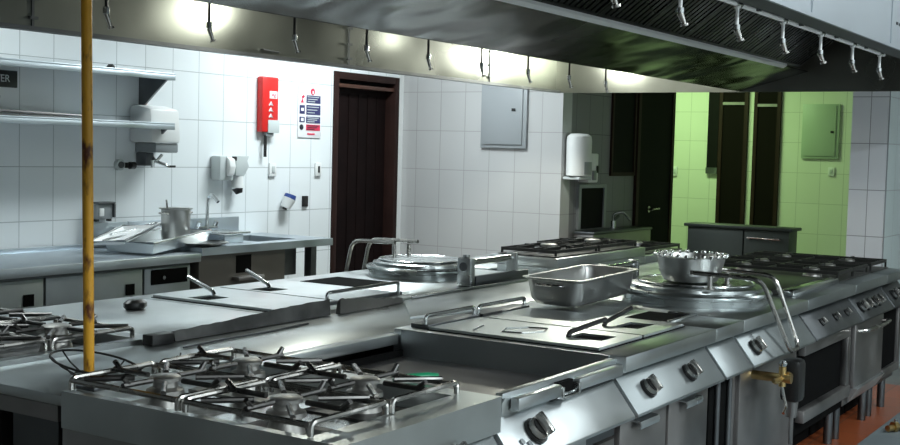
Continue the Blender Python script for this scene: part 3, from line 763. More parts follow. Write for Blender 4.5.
# drain valve
v = MB().cyl((4.93, YF-.10, .615), (5.02, YF-.10, .615), .012, 14).cyl((4.93, YF-.10, .615), (4.90, YF-.10, .62), .014, 14, .008).cyl((5.02, YF+.03, .615), (5.02, YF-.14, .615), .020, 16).cyl((5.02, YF-.10, .58), (5.02, YF-.10, .665), .016, 14).cyl((5.02, YF-.10, .615), (5.12, YF-.10, .61), .017, 14).cyl((5.06, YF-.10, .613), (5.085, YF-.10, .612), .026, 6)
v = v.build('drain_valve', 'brass', E_)
MB().lathe([(0, 0), (.016, .003), (.02, .014), (.012, .026), (0, .028)], (5.02, YF-.10, .665), 16).build('valve_cap', 'steel_bright', v)
MB().tube([(5.02, YF-.10, .58), (5.03, YF-.11, .52), (5.03, YF-.12, .49), (4.99, YF-.12, .47)], .007, 8, .02).build('drip_pipe', 'rod', v)
MB().box(5.125, YF-.145, .49, 5.225, YF-.055, .68, .022).build('valve_grip', 'black', v)
MB().cyl((5.175, YF-.10, .49), (5.175, YF-.10, .42), .028, 16, .022).tube([(5.175, YF-.10, .42), (5.17, YF-.10, .36), (5.18, YF-.10, .30)], .010, 8).build('spout', 'steel_body', v)

# --- F: griddle
F = unit('flat black griddle unit with raised steel front bar and open shelf below', 5.72, 6.62, cat='griddle', name='griddle', topm='steel_mid', panel='steel_dark', bodym='void', base=.2)  # solid black body paints the shade inside the open shelf space
MB().box(5.76, 1.79, ZT+.001, 6.58, 2.53, ZT+.03, .004).build('hot_plate', 'griddle', F)
MB().box(5.76, 1.705, ZT+.001, 6.58, 1.765, ZT+.035, .008).build('front_bar', 'steel_bright', F)
for x in (5.95, 6.20, 6.42): knob(F, x, YF-.002, ZT-.135, .6)
MB().box(5.74, YF+.012, .60, 6.60, YF+.05, .665, .004).build('rail', 'steel_body', F)
MB().box(5.74, YF+.005, .27, 6.60, YF+.05, .33, .004).build('shelf_front', 'steel_body', F)
MB().box(6.55, YF+.012, .33, 6.60, YF+.05, .60, .003).build('post', 'steel_body', F)

# --- G: far range with oven
G = unit('dark cast grate gas range with oven at the far end of front row', 6.62, 7.36, cat='gas range', name='gas_range', topm='steel_mid', panel='steel_dark', base=.2)
MB().box(6.65, 1.72, ZT+.001, 7.33, 2.54, ZT+.008, .002).build('drip_plate', 'soot', G)
for x in (6.82, 7.16):
    for y in (1.92, 2.32): burner(G, x, y, ZT+.009, .045)
for x in (6.72, 6.83, 6.98, 7.09): knob(G, x, YF-.002, ZT-.135, .95)
dd = MB().box(6.66, YF+.0, .30, 7.30, YF+.05, .655, .006).build('oven_door', 'steel_body', G)
MB().tube([(6.70, YF+.0, .615), (6.72, YF-.05, .625), (7.0, YF-.065, .625), (7.24, YF-.05, .625), (7.26, YF+.0, .615)], .012, 10, .03).build('handle', 'rod', dd)
MB().prism([(YF+.03, .22), (YF-.02, .30), (YF+.03, .30)], 6.66, 7.30, 'x').build('kick_plate', 'steel_panel', G)
# --- H: end unit
H = unit('dark end unit with cast grate, furthest cabinet of the front row', 7.36, 7.84, cat='gas range', name='gas_range', topm='steel_mid', panel='steel_dark', bodym='steel_dark', base=.2)
knob(H, 7.5, YF-.002, ZT-.135, .95); knob(H, 7.68, YF-.002, ZT-.135, .95)
MB().box(7.39, 1.72, ZT+.001, 7.81, 2.54, ZT+.008, .002).build('drip_plate', 'soot', H)
for y in (1.92, 2.32): burner(H, 7.60, y, ZT+.009, .045)
MB().box(7.40, YF+.03, .24, 7.78, YF+.05, .66, .003).build('recess_shade', 'void', H)  # black sheet painting the shade behind shelf and post
MB().box(7.38, YF+.01, .25, 7.82, YF+.05, .30, .003).build('shelf_front', 'steel_body', H)
MB().box(7.76, YF+.01, .30, 7.82, YF+.05, .66, .003).build('post', 'steel_body', H)

def cast_grate(label, x0, x1, y0, y1, z, hz=.035, group=None, mat='iron'):
    t = thing('cast_grate', label, 'pan support', ((x0+x1)/2, (y0+y1)/2, z), group)
    cx, cy = (x0+x1)/2, (y0+y1)/2; w = .011; zz = z+hz
    m = MB(); b = .012
    m.box(x0, y0, zz-.018, x1, y0+w, zz).box(x0, y1-w, zz-.018, x1, y1, zz).box(x0, y0+w, zz-.018, x0+w, y1-w, zz).box(x1-w, y0+w, zz-.018, x1, y1-w, zz)
    m.box(x0+w, cy-w/2, zz-.018, x1-w, cy+w/2, zz)
    m.build('frame', mat, t)
    for px_ in (x0+w/2, x1-w/2):
        for py_ in (y0+w/2, y1-w/2):
            MB().box(px_-w/2, py_-w/2, z+.001, px_+w/2, py_+w/2, zz-.018).build('foot', mat, t)
    for q, (sy0, sy1) in enumerate(((y0+w, cy-w/2), (cy+w/2, y1-w))):
        c2 = (sy0+sy1)/2
        m = MB()
        m.box(x0+w, c2-w/2, zz-.016, cx-.04, c2+w/2, zz+.006).box(cx+.04, c2-w/2, zz-.016, x1-w, c2+w/2, zz+.006)
        m.box(cx-w/2, sy0, zz-.016, cx+w/2, c2-.04, zz+.006).box(cx-w/2, c2+.04, zz-.016, cx+w/2, sy1, zz+.006)
        m.build('fingers', mat, t)
    return t
cast_grate('black cast grate, nearer of two on the far front range', 6.66, 6.985, 1.73, 2.53, ZT+.0085, .05)
cast_grate('black cast grate, further of two on the far front range', 6.995, 7.32, 1.73, 2.53, ZT+.0085, .05)
cast_grate('black cast grate on the end unit of the front row', 7.40, 7.80, 1.73, 2.53, ZT+.0085, .05)

# --- middle service strip
t = thing('service_worktop', 'flat stainless strip running between the two rows of cookers', 'worktop', (4.9, 2.82, 0))
MB().box(2.10, 2.579, ZT-.045, 7.84, 3.057, ZT-.016, .003).build('cover_sheet', 'steel_top', t)
MB().box(2.10, 2.60, ZT-.09, 2.112, 3.05, ZT-.046).build('apron', 'steel_body', t)
MB().box(2.815, 2.535, ZT-.055, 3.60, 2.5785, ZT-.016, .003).build('folded_edge', 'steel_top', t)
MB().box(2.20, 2.72, .002, 7.8, 2.92, ZT-.046).build('service_duct', 'steel_dark', t)
t = thing('cover_plate', 'loose steel cover plate lying over the middle strip beside the fryer', 'plate', (4.4, 2.8, ZT))
MB().prism([(3.94, 2.72), (4.55, 2.60), (5.6, 2.60), (5.6, 3.04), (4.35, 3.04)], ZT-.0155, ZT-.005, 'z', .002).build('plate', 'steel_top', t)
MB().box(4.40, 3.03, ZT-.0045, 5.59, 3.038, ZT+.010, .002).build('upturned_edge', 'steel_bright', t)
tag(MB().tube([(2.10, 2.70, ZT+.0), (2.5, 2.705, ZT+.0)], .0015, 6).build('seam', 'steel_dark'), '', '') if False else None

# ------------------------------------------------------------------ back row (front faces +Y)
YB2 = 3.06; YF2 = 3.96
P_ = unit('stainless gas range at the left edge behind yellow pipe, nearest of the back row', 2.09, 2.90, YF2, YB2, 'gas range', 'gas_range', -1, top=False)
m = MB(); ring_top(m, 2.0915, 2.8985, YB2, YF2, 2.12, 2.82, 3.10, 3.88, ZT-.10, ZT); m.build('top', 'steel_top', P_)
MB().box(2.12, 3.10, ZT-.10, 2.82, 3.88, ZT-.05).build('drip_tray', 'soot', P_)
for cx in (2.29, 2.65):
    for cy, hh in ((3.29, 0), (3.69, 1)):
        MB().cyl((cx, cy, ZT-.05), (cx, cy, ZT-.005), .06, 28, .045).build('burner_base', 'alu', P_)
        burner(P_, cx, cy, ZT-.004, .05)
        q = 'near' if cx < 2.5 else 'far'; w = 'aisle side' if hh else 'middle side'
        rod_grate('steel rod pan support, %s %s of four on the left edge range' % (q, w), cx-.175, cx+.175, cy-.195, cy+.195, ZT+.0005, group='rod pan supports on the left edge range', hz=.035, stub=(hh == 0))
Q_ = unit('plain flat stainless table unit in back row holding a dark lump', 2.90, 3.58, YF2, YB2, 'worktop unit', 'spacer_unit', -1)
tag(MB().lathe([(0, 0), (.035, 0), (.045, .012), (.045, .028), (.03, .04), (0, .042)], (3.31, 3.63, ZT+.001), 14, 1.2, .8).build('black_sponge', 'black'), 'black rounded lump lying on the plain back row table', 'sponge')
R_ = unit('back row stainless fryer with two slotted lids and steel grips', 3.58, 4.50, YF2, YB2, 'fryer', 'deep_fryer', -1)
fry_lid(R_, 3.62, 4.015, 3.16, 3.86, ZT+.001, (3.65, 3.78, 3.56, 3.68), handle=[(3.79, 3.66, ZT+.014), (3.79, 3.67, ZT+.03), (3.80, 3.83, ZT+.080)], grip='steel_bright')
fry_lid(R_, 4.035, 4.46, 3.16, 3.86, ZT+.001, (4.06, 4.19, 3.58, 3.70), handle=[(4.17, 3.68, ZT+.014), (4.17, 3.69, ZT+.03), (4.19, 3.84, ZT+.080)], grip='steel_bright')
MB().box(3.60, 3.14, ZT+.001, 4.48, 3.156, ZT+.016).build('hinge_strip', 'steel_dark', R_)
MB().tube([(3.9, 3.12, ZT+.001), (3.9, 3.12, ZT+.06), (4.42, 3.12, ZT+.065), (4.42, 3.12, ZT+.001)], .008, 8, .02).build('rail', 'steel_bright', R_)
# crumpled flap along back row
def crumple(name, mat, label, cat, pts, zt, h, th, seed):
    rnd = random.Random(seed); m = MB(); n = 26; A = []; Bv = []; C2 = []; D2 = []
    (xa, ya), (xb, yb) = pts
    for i in range(n+1):
        f = i/n; x = xa+(xb-xa)*f; y = ya+(yb-ya)*f
        k = h*((.55+.45*f if seed == 3 else 1.0-.65*f)+.07*rnd.random())
        dy = .004*math.sin(f*7+seed)+.004*rnd.random()
        A.append(m.b.verts.new((x, y+dy*.2, zt+.002))); Bv.append(m.b.verts.new((x+.005*rnd.random(), y+dy+th*.5, zt+k)))
        C2.append(m.b.verts.new((x, y+th*1.8+dy, zt+k*.8))); D2.append(m.b.verts.new((x, y+th*2.4, zt+.002)))
    for i in range(n):
        for U, V in ((A, Bv), (Bv, C2), (C2, D2), (D2, A)): m.b.faces.new((U[i], U[i+1], V[i+1], V[i]))
    m.b.faces.new((A[0], Bv[0], C2[0], D2[0])); m.b.faces.new((A[n], D2[n], C2[n], Bv[n]))
    return tag(m.build(name, mat, angle=20), label, cat)
crumple('metal_flap', 'soot', 'long dented dark metal flap lying along the middle strip edge of back row', 'metal strip', ((2.92, 3.0), (3.80, 3.02)), ZT-.0155, .065, .018, 3)
crumple('metal_flap', 'steel_body', 'bent pale metal flap beyond the dark one along the back row fryer', 'metal strip', ((3.84, 3.0), (4.33, 3.03)), ZT-.0155, .065, .010, 5)
tag(MB().box(2.80, 2.985, ZT-.0155, 2.90, 3.035, ZT+.022, .003).build('hinge_block', 'black'), 'small black block on the strip edge left of the dented flap', 'block')
tag(MB().tube([(2.84, 2.88, ZT-.011), (3.05, 2.90, ZT-.011), (3.3, 2.90, ZT-.011), (3.55, 2.93, ZT-.011)], .004, 6).build('steel_skewer', 'steel_dark'), 'thin dark steel skewer lying on the middle strip', 'skewer')
tag(MB().tube([(2.64, 2.70, ZT+.008), (2.62, 2.71, ZT-.012), (2.645, 2.70, ZT-.012), (2.665, 2.715, ZT+.012)], .003, 6, .01).build('wire_clip', 'steel_dark'), 'tiny bent wire clip standing on the middle strip behind the nearest range', 'clip')

S_ = unit('back row stainless boiling kettle unit with round stepped lid', 4.50, 5.78, YF2, YB2, 'boiling kettle', 'boiling_kettle', -1)
MB().box(4.56, 3.42, ZT+.0005, 4.86, 3.82, ZT+.002).build('open_slot', 'void', S_)
KC2 = (5.24, 3.56)
kettle_top(S_, KC2, .275, ZT, 1)
for x in (5.22, 5.36):
    MB().cyl((x, 3.72, ZT+.085), (x, 3.72, ZT+.155), .012).build('rod_post', 'rod', S_)
MB().tube([(5.36, 3.66, ZT+.17), (5.36, 3.99, ZT+.165), (5.36, 4.05, ZT-.12), (5.20, 4.05, ZT-.12), (5.20, 3.99, ZT+.165), (5.20, 3.70, ZT+.17)], .011, 10, .06).build('lid_handle', 'rod', S_)
MB().box(4.96, 3.07, ZT+.001, 5.01, 3.15, ZT+.145, .010).build('hinge_bracket', 'steel_panel', S_)
MB().cyl((4.954, 3.11, ZT+.10), (4.961, 3.11, ZT+.10), .022, 16).build('hinge_pin', 'steel_dark', S_)
MB().cyl((5.011, 3.11, ZT+.118), (5.43, 3.11, ZT+.118), .017, 16).build('hinge_shaft', 'steel_bright', S_)
MB().box(5.431, 3.08, ZT+.001, 5.45, 3.14, ZT+.145, .004).build('hinge_bracket', 'steel_panel', S_)
MB().box(5.02, 3.07, ZT+.001, 5.55, 3.095, ZT+.05, .003).build('hinge_cover', 'steel_dark', S_)
MB().cyl((4.985, 3.11, ZT+.146), (4.985, 3.11, ZT+.158), .018, 16).build('oil_cap', 'steel_bright', S_)

ZJ = .965
J = unit('raised steel gas range with black grates behind the deep pan', 5.86, 7.08, 3.50, YB2, 'gas range', 'gas_range', -1, zt=ZJ, front=False)
MB().box(5.90, 3.09, ZJ+.001, 7.04, 3.47, ZJ+.006).build('drip_plate', 'soot', J)
for x in (6.17, 6.75): burner(J, x, 3.28, ZJ+.007, .05)
cast_grate('black cast grate on the raised back range, nearer one', 5.92, 6.45, 3.10, 3.46, ZJ+.0065, .035)
cast_grate('black cast grate on the raised back range, further one', 6.48, 7.02, 3.10, 3.46, ZJ+.0065, .035)
J2 = unit('low plain steel table unit behind the raised range on the aisle side', 5.865, 7.07, YF2, 3.505, 'worktop unit', 'spacer_unit', -1)
K_ = unit('furthest gas range of the back row, lower than the raised one', 7.08, 7.84, YF2, YB2, 'gas range', 'gas_range', -1, zt=.91)
MB().box(7.12, 3.10, .911, 7.80, 3.90, .916).build('drip_plate', 'soot', K_)
for y in (3.30, 3.70): burner(K_, 7.46, y, .917, .05)
cast_grate('black cast grate on the furthest back row range', 7.14, 7.78, 3.11, 3.89, .9165, .035)
tag(MB().box(5.785, YB2+.002, .14, 5.855, YF2-.05, .86).build('filler_panel', 'steel_dark'), 'dark narrow filler panel before the raised back range', 'panel')

# ------------------------------------------------------------------ things on the island
# deep gastronorm pan
def gn_pan(c, rz, L, W, H, ry=0):
    t = thing('gastronorm_pan', 'deep rectangular stainless pan standing on the fryer lids', 'pan', c, rz=rz)
    t.rotation_euler = (0, ry, rz)
    def rr(a, b_, r, z, n=6):
        out = []
        for (sx, sy, a0) in ((1, 1, 0), (-1, 1, PI/2), (-1, -1, PI), (1, -1, 3*PI/2)):
            for k in range(n+1):
                an = a0+k/n*PI/2
                out.append((sx*(a-r)+r*math.cos(an), sy*(b_-r)+r*math.sin(an), z))
        return out
    secs = [rr(L/2-.06, W/2-.06, .03, 0), rr(L/2-.03, W/2-.03, .05, .006), rr(L/2-.014, W/2-.014, .055, .03), rr(L/2-.004, W/2-.004, .05, H-.012), rr(L/2, W/2, .05, H-.004), rr(L/2+.014, W/2+.014, .05, H), rr(L/2+.014, W/2+.014, .05, H+.004), rr(L/2-.004, W/2-.004, .05, H+.004), rr(L/2-.010, W/2-.010, .05, H-.01), rr(L/2-.02, W/2-.02, .05, .03), rr(L/2-.04, W/2-.04, .04, .010), rr(L/2-.07, W/2-.07, .03, .006)]
    m = MB(); R = [[m.b.verts.new(p) for p in s] for s in secs]
    for A_, B_ in zip(R, R[1:]):
        k = len(A_)
        for i in range(k): m.b.faces.new((A_[i], A_[(i+1) % k], B_[(i+1) % k], B_[i]))
    m.b.faces.new(R[0][::-1]); m.b.faces.new(R[-1])
    m.build('pan_body', 'steel_pan', t, world=False, angle=50)
    for s in (-1, 1):
        MB().tube([(s*(L/2-.01), -.06, H-.03), (s*(L/2+.03), -.06, H-.02), (s*(L/2+.03), .06, H-.02), (s*(L/2-.01), .06, H-.03)], .005, 8, .015).build('handle', 'rod', t, world=False)
    return t
gn_pan((4.80, 2.375, ZT+.0185), math.radians(1), .63, .27, .118, math.radians(-.8))

# bowl on kettle lid
t = thing('steel_bowl', 'round steel bowl with bright foil edge standing on the front kettle lid', 'bowl', (5.21, 2.05, ZT+.097))
BC = (5.22, 2.03, ZT+.0965)
MB().lathe([(0, 0), (.110, 0), (.124, .006), (.142, .045), (.156, .11), (.160, .116), (.168, .118), (.153, .121), (.137, .05), (.115, .010), (0, .006)], BC, 44).build('bowl_shell', 'steel_pan', t)
m = MB(); rnd = random.Random(2)
for k in range(26):
    a = 2*PI*k/26; q = .010+.003*rnd.random()
    m.lathe([(0, -q), (q*.8, -q*.6), (q*1.1, 0), (q*.8, q*.6), (0, q)], (BC[0]+.160*math.cos(a), BC[1]+.160*math.sin(a), BC[2]+.122+.003*rnd.random()), 10)
m.build('foil_rim', 'foil', t)
tag(MB().tube([(5.21, 1.93, ZT+.128), (5.20, 1.95, ZT+.16), (5.215, 1.96, ZT+.16), (5.22, 1.93, ZT+.15)], .006, 6).build('lid_pin', 'rod'), 'short bent steel pin beside the bowl on the kettle lid', 'pin') if False else None

# yellow gas pipe
t = thing('gas_pipe', 'rusty yellow painted vertical gas pipe rising from the middle strip', 'pipe', (2.315, 2.72, ZT-.003))
MB().cyl((2.320, 2.735, ZT-.0155), (2.314, 2.752, 1.985), .0155, 24).build('riser', 'pipe', t)
MB().tube([(2.314, 2.752, 1.97), (2.314, 2.752, 2.005), (2.285, 2.775, 2.035), (2.15, 2.87, 2.08)], .0195, 16, .025).build('elbow', 'pipe', t)
MB().cyl((2.314, 2.752, 1.962), (2.314, 2.752, 1.982), .0215, 20).build('collar', 'pipe', t)
MB().cyl((2.320, 2.735, ZT-.0150), (2.320, 2.735, ZT-.009), .024, 20).build('floor_flange', 'iron', t)

# wire basket dish around pipe
t = thing('wire_trivet', 'dark wire dish lying tilted around the foot of the yellow pipe', 'wire rack', (2.42, 2.85, ZT))
m = MB()
ring = []
c0 = Vector((2.35, 2.745, ZT-.002))
ax = Vector((-.02, .155, .018)); ay = Vector((.088, .02, .006))
def E2(a, s=1., dz=0): return c0+Vector((ax.x*math.cos(a)*s+ay.x*math.sin(a)*s, ax.y*math.cos(a)*s+ay.y*math.sin(a)*s, (ax.z*math.cos(a)+ay.z*math.sin(a))*s+.022*s+dz))
m.tube([E2(2*PI*k/40) for k in range(40)], .0035, 6, 0, True)
m.tube([E2(2*PI*k/40, .45, -.03) for k in range(40)], .003, 6, 0, True)
m.build('ring', 'iron', t)
for k in range(8):
    a = k*PI/4+.3
    MB().tube([E2(a), E2(a, .75, -.020), E2(a, .45, -.030)], .0026, 6).build('spoke', 'iron', t)
MB().tube([(2.30, 2.66, ZT-.006), (2.36, 2.62, ZT-.004), (2.42, 2.61, ZT+.02)], .006, 6, .02).build('handle', 'iron', t)
tag(MB().prism([(2.13, 2.47+.02), (2.20, 2.49), (2.20, 2.565), (2.13, 2.565)], ZT+.001, ZT+.012, 'z', .003).build('metal_tag', 'steel_dark'), 'small dark metal plate at the left corner of the nearest range', 'plate')

# ------------------------------------------------------------------ hood
ZH = 2.0; HX0, HX1 = .2, 7.86; HYN, HYF = 1.10, 4.165; ZR = 2.78
t = thing('extraction_hood', 'large stainless extraction hood hanging over the whole cooking island', 'extraction hood', (4.0, 2.6, ZH))
HD = t
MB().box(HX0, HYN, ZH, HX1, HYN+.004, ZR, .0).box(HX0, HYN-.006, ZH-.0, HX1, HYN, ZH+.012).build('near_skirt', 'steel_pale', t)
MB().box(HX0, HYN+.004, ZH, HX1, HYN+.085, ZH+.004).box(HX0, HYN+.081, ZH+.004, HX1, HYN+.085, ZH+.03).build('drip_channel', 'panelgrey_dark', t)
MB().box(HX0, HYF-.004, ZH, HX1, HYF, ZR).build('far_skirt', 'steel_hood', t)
MB().box(HX0, HYF-.045, ZH, HX1, HYF-.004, ZH+.004).box(HX0, HYF-.045, ZH+.004, HX1, HYF-.042, ZH+.018).build('drip_channel', 'steel_dark', t)
MB().box(HX1, HYN, ZH, HX1+.004, HYF, ZR).build('end_skirt', 'steel_hood', t)
MB().box(HX0-.004, HYN, ZH, HX0, HYF, ZR).build('end_skirt', 'steel_hood', t)
MB().box(HX0, HYN, ZR, HX1, HYF, ZR+.01).build('hood_roof', 'steel_dark', t)
MB().box(HX0+.5, 1.9, ZR+.01, HX1-.5, 3.4, CEIL-.002).build('duct_box', 'steel_dark', t)
for s, nm in ((1, 'plenum_plate'), (-1, 'plenum_plate')):
    y = lambda v: 2.755+s*(v-2.755)
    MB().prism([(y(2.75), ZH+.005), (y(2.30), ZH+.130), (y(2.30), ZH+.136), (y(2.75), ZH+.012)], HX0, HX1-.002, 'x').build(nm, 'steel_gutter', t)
    MB().prism([(y(2.305), ZH+.118), (y(2.283), ZH+.132), (y(2.283), ZH+.146), (y(2.305), ZH+.146)], HX0, HX1-.5, 'x').build('grease_gutter', 'steel_sheen_white', t)
    # baffle filters
    first = None; W = .495; n = int((HX1-HX0-.02)/W)
    a = Vector((0, y(2.30), ZH+.15)); b_ = Vector((0, y(1.56), ZH+.70))
    d = (b_-a); L = d.length; d.normalize(); nrm = Vector((0, -s*abs(d.z), -abs(d.y))); nrm.normalize()
    for i in range(n):
        xx = HX0+.01+i*W
        if first is None:
            m = MB()
            q = Matrix((Vector((1, 0, 0)), d, nrm)).transposed().to_4x4(); q.translation = Vector((xx, a.y, a.z))
            m.box(0, 0, -.006, W-.006, .025, .012, 0, q).box(0, L-.025, -.006, W-.006, L, .012, 0, q)
            m.box(0, .025, -.006, .02, L-.025, .012, 0, q).box(W-.026, .025, -.006, W-.006, L-.025, .012, 0, q)
            k = 0
            while .024+k*.05 < W-.06:
                m.box(.024+k*.05, .025, -.006, .024+k*.05+.032, L-.025, .008, 0, q); k += 1
            m.box(.02, .025, -.03, W-.026, L-.025, -.026, 0, q)
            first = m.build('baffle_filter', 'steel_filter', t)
        else:
            c = first.copy(); COL.objects.link(c); c.parent = t; c.location = (i*W, 0, 0)
# panel seams + rivets on near skirt
for x in (1.3, 2.55, 3.78, 4.85, 6.3):
    MB().box(x-.012, HYN-.004, ZH+.012, x+.012, HYN, ZR).build('seam_strip', 'steel_pale', t)
for x, z in ((4.93, 2.10), (4.98, 2.10), (4.93, 2.3), (3.86, 2.10), (3.86, 2.3)):
    MB().cyl((x, HYN, z), (x, HYN-.006, z), .006, 10).build('rivet', 'steel_dark', t)
# seams inside far skirt
for x, k in ((3.22, 0), (5.35, 1), (6.9, 0)):
    MB().box(x-.006, HYF-.010, ZH+.02, x+.006, HYF-.004, ZR-.01).build('seam_strip', 'steel_dark', t)
    for z in (2.05, 2.13, 2.22):
        MB().box(x-.02, HYF-.018, z, x+.02, HYF-.004, z+.012).build('clip', 'steel_dark', t)
MB().tube([(4.62, HYF-.006, 2.045), (4.62, HYF-.02, 2.045), (4.74, HYF-.02, 2.04), (4.74, HYF-.006, 2.04)], .005, 6).build('hook', 'steel_dark', t)

# fire suppression pipes + nozzles
def nozzle_obj(mb_mat, t, x, y, z, L, ang):
    c = MB().cyl((x, y, z), (x, y, z-L*.62), .0055, 10).cyl((x, y, z-L*.0), (x, y, z-.012), .010, 10)
    o = c.build('drop_pipe', mb_mat, t)
    dx, dy = math.cos(ang), math.sin(ang)
    MB().cyl((x, y, z-L*.60), (x, y, z-L*.74), .011, 12).build('fitting', 'steel_bright', o)
    MB().cyl((x, y, z-L*.74), (x+dx*.014, y+dy*.014, z-L), .009, 12, .006).cyl((x+dx*.014, y+dy*.014, z-L), (x+dx*.016, y+dy*.016, z-L-.006), .011, 12).build('nozzle_tip', 'rod', o)
t = thing('suppression_pipe', 'thin pipe with hanging spray nozzles inside the near hood edge', 'sprinkler pipe', (4.0, 1.19, ZH))
MB().cyl((.4, 1.205, ZH), (5.2, 1.205, ZH), .0075, 12).build('main_pipe', 'steel_sheen_white', t)
for k in range(5): MB().box(3.1+k*.435, 1.186, ZH-.004, 3.115+k*.435, 1.1975, ZH+.004).build('pipe_clip', 'steel_dark', t)
for k in range(6):
    nozzle_obj('steel_sheen_white', t, 2.955+k*.435, 1.205, ZH, .10, -.6)
    MB().cyl((2.955+k*.435-.022, 1.205, ZH), (2.955+k*.435+.022, 1.205, ZH), .0105, 12).build('tee', 'steel_bright', t)
nozzle_obj('rod', t, 2.535, 1.205, ZH, .10, -.6)
t = thing('suppression_pipe', 'thin pipe with hanging spray nozzles on far side of the hood centre', 'sprinkler pipe', (4.0, 3.0, ZH))
MB().cyl((1.2, 3.02, ZH+.078), (6.9, 3.02, ZH+.078), .008, 12).build('main_pipe', 'steel_dark', t)
for k in range(9):
    nozzle_obj('black', t, 2.62+k*.462, 3.02, ZH+.075, .155, -.5)

# hood lamps (bulkhead fittings in the far bay; lit) 
LAMPS = []
for i, (x, lab) in enumerate(((4.62, 'lit bulkhead lamp inside the far hood bay, nearest to the yellow pipe'), (6.3, 'lit bulkhead lamp inside the far hood bay, middle one of the three'), (7.55, 'lit bulkhead lamp inside the far hood bay, beside the bright far end skirt'))):
    t = thing('hood_lamp', lab, 'lamp', (x, 3.76, 2.33))
    MB().box(x-.13, 3.70, 2.34, x+.13, 3.82, 2.37, .01).cyl((x, 3.76, 2.37), (x, 3.76, ZR), .012).build('lamp_base', 'steel_dark', t)
    MB().lathe([(0, -.05), (.06, -.045), (.10, -.02), (.11, 0), (0, 0)], (x, 3.76, 2.34), 24, 1, .5).build('lamp_glass', 'lamp', t)
    LAMPS.append((x, 3.76, 2.28))

# ------------------------------------------------------------------ far chest
t = thing('work_cabinet', 'long dark steel cabinet with raised lid rim before the green lit wall', 'cabinet', (9.9, 3.25, 0))
MB().box(9.53, 2.88, .10, 9.75, 3.745, .97, .004).build('body', 'chest', t)
MB().box(9.50, 2.85, .97, 9.77, 3.77, .995, .004).build('lid_rim', 'chest', t)
MB().box(9.522, 3.255, .12, 9.53, 3.262, .96).build('joint_strip', 'void', t)
MB().cyl((9.50, 2.94, .90), (9.50, 3.22, .905), .006, 10).box(9.495, 2.95, .895, 9.53, 2.97, .91).box(9.495, 3.19, .895, 9.53, 3.21, .91).build('handle', 'rod', t)
for x in (9.58, 9.70):
    for y in (2.93, 3.68): MB().cyl((x, y, .002), (x, y, .10), .03).build('leg', 'iron', t)

# floor things
m = MB(); m.box(3.5, .2, .0022, 8.0, 1.57, .013, .003)
tag(m.build('rubber_mat', 'mat'), 'grey rubber mat on the floor along the front of the island', 'mat')
t = thing('brass_fitting', 'loose brass valve fitting lying on the grey mat', 'fitting', (7.05, 1.46, .013))
MB().cyl((6.98, 1.50, .038), (7.10, 1.44, .038), .018, 14).cyl((7.02, 1.48, .044), (7.045, 1.467, .044), .030, 6).build('fitting_body', 'brass', t)
MB().cyl((7.06, 1.46, .04), (7.07, 1.38, .028), .013, 12).cyl((7.045, 1.47, .05), (7.045, 1.47, .085), .010, 12).build('branch', 'steel_bright', t)
t = thing('brass_fitting', 'loose brass elbow lying on grey mat, right of the valve fitting', 'fitting', (7.2, 1.40, .013))
MB().cyl((7.18, 1.43, .036), (7.24, 1.36, .036), .016, 14).cyl((7.24, 1.36, .036), (7.20, 1.31, .036), .016, 14).cyl((7.17, 1.44, .036), (7.19, 1.42, .036), .024, 8).build('elbow', 'brass', t)

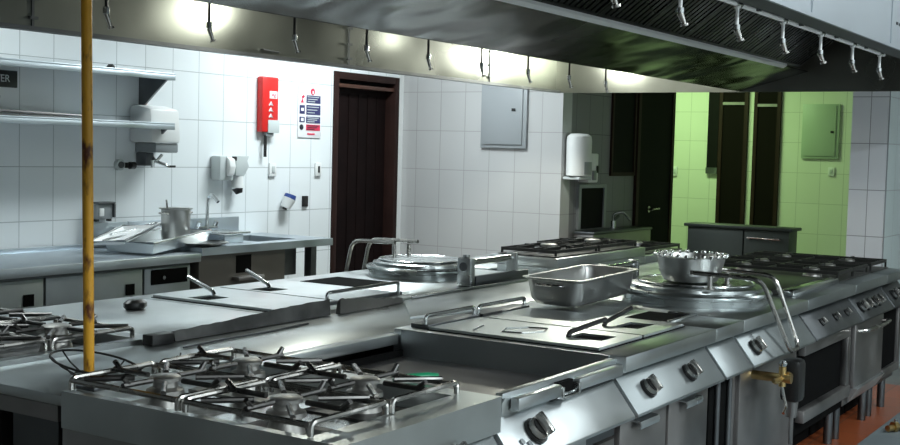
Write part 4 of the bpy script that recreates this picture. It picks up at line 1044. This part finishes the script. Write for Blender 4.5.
# ------------------------------------------------------------------ ceiling lights
def area(name, loc, sx, sy, power, col, parent=None, rot=(0, 0, 0)):
    l_ = bpy.data.lights.new(name, 'AREA'); l_.shape = 'RECTANGLE'; l_.size = sx; l_.size_y = sy
    l_.energy = power; l_.color = col
    o = bpy.data.objects.new(name, l_); COL.objects.link(o)
    if parent is not None: o.parent = parent; o.location = Vector(loc)-wloc(parent)
    else: o.location = loc
    o.rotation_euler = rot
    return o
def ceiling_light(x, y, lx, ly, power, col, label, mat='lamp'):
    t = thing('ceiling_light', label, 'ceiling light', (x, y, CEIL-.002))
    MB().box(x-lx/2-.02, y-ly/2-.02, CEIL-.05, x+lx/2+.02, y+ly/2+.02, CEIL-.002).build('housing', 'white', t)
    MB().box(x-lx/2, y-ly/2, CEIL-.062, x+lx/2, y+ly/2, CEIL-.051).build('diffuser', mat, t)
    area('tube_light', (x, y, CEIL-.07), lx, ly, power, col, t)
COOL = (.86, .965, 1.0)
ceiling_light(3.6, 5.0, 1.2, .3, 17, COOL, 'ceiling light over the left aisle near the shelves')
ceiling_light(6.9, 4.9, 1.2, .3, 64, COOL, 'ceiling light over the left aisle near the brown door')
ceiling_light(1.2, -1.0, .3, 1.2, 85, COOL, 'ceiling light above the camera side of right aisle')
ceiling_light(4.3, -1.5, 1.2, .3, 125, COOL, 'ceiling light over the right aisle beside the hood')
ceiling_light(7.6, -.6, .3, 1.2, 36, COOL, 'ceiling light over the right aisle near the tiled pier')
ceiling_light(11.7, 5.0, .3, 1.0, 42, (.64, 1.0, .46), 'greenish ceiling light in the far room', 'lampgreen')
for i, (x, y, z) in enumerate(LAMPS):
    l_ = bpy.data.lights.new('hood_bulb', 'POINT'); l_.energy = (13, 1.5, 42)[i]; l_.color = (.98, 1.0, .88); l_.shadow_soft_size = .05
    o = bpy.data.objects.new('hood_bulb', l_); COL.objects.link(o); o.location = (x, y-.0, z-.02)

# ------------------------------------------------------------------ world, camera, view
w = bpy.data.worlds.new('world'); scene.world = w; w.use_nodes = True
w.node_tree.nodes['Background'].inputs[0].default_value = (.5, .55, .6, 1)
w.node_tree.nodes['Background'].inputs[1].default_value = .05
cam = bpy.data.cameras.new('camera'); co = bpy.data.objects.new('camera', cam); COL.objects.link(co)
cam.sensor_width = 36; cam.lens = 1187.0/900*36; cam.clip_start = .05
co.matrix_world = Matrix(((0.5428619, 0.03640285, -0.83903265, 0), (-0.8394198, 0.05443486, -0.54075064, 0), (0.02598776, 0.99785354, 0.06010788, 1.55), (0, 0, 0, 1)))
scene.camera = co
scene.view_settings.view_transform = 'Standard'; scene.view_settings.look = 'None'
scene.view_settings.exposure = 0.1; scene.view_settings.gamma = 1.0; scene.view_settings.use_curve_mapping = False
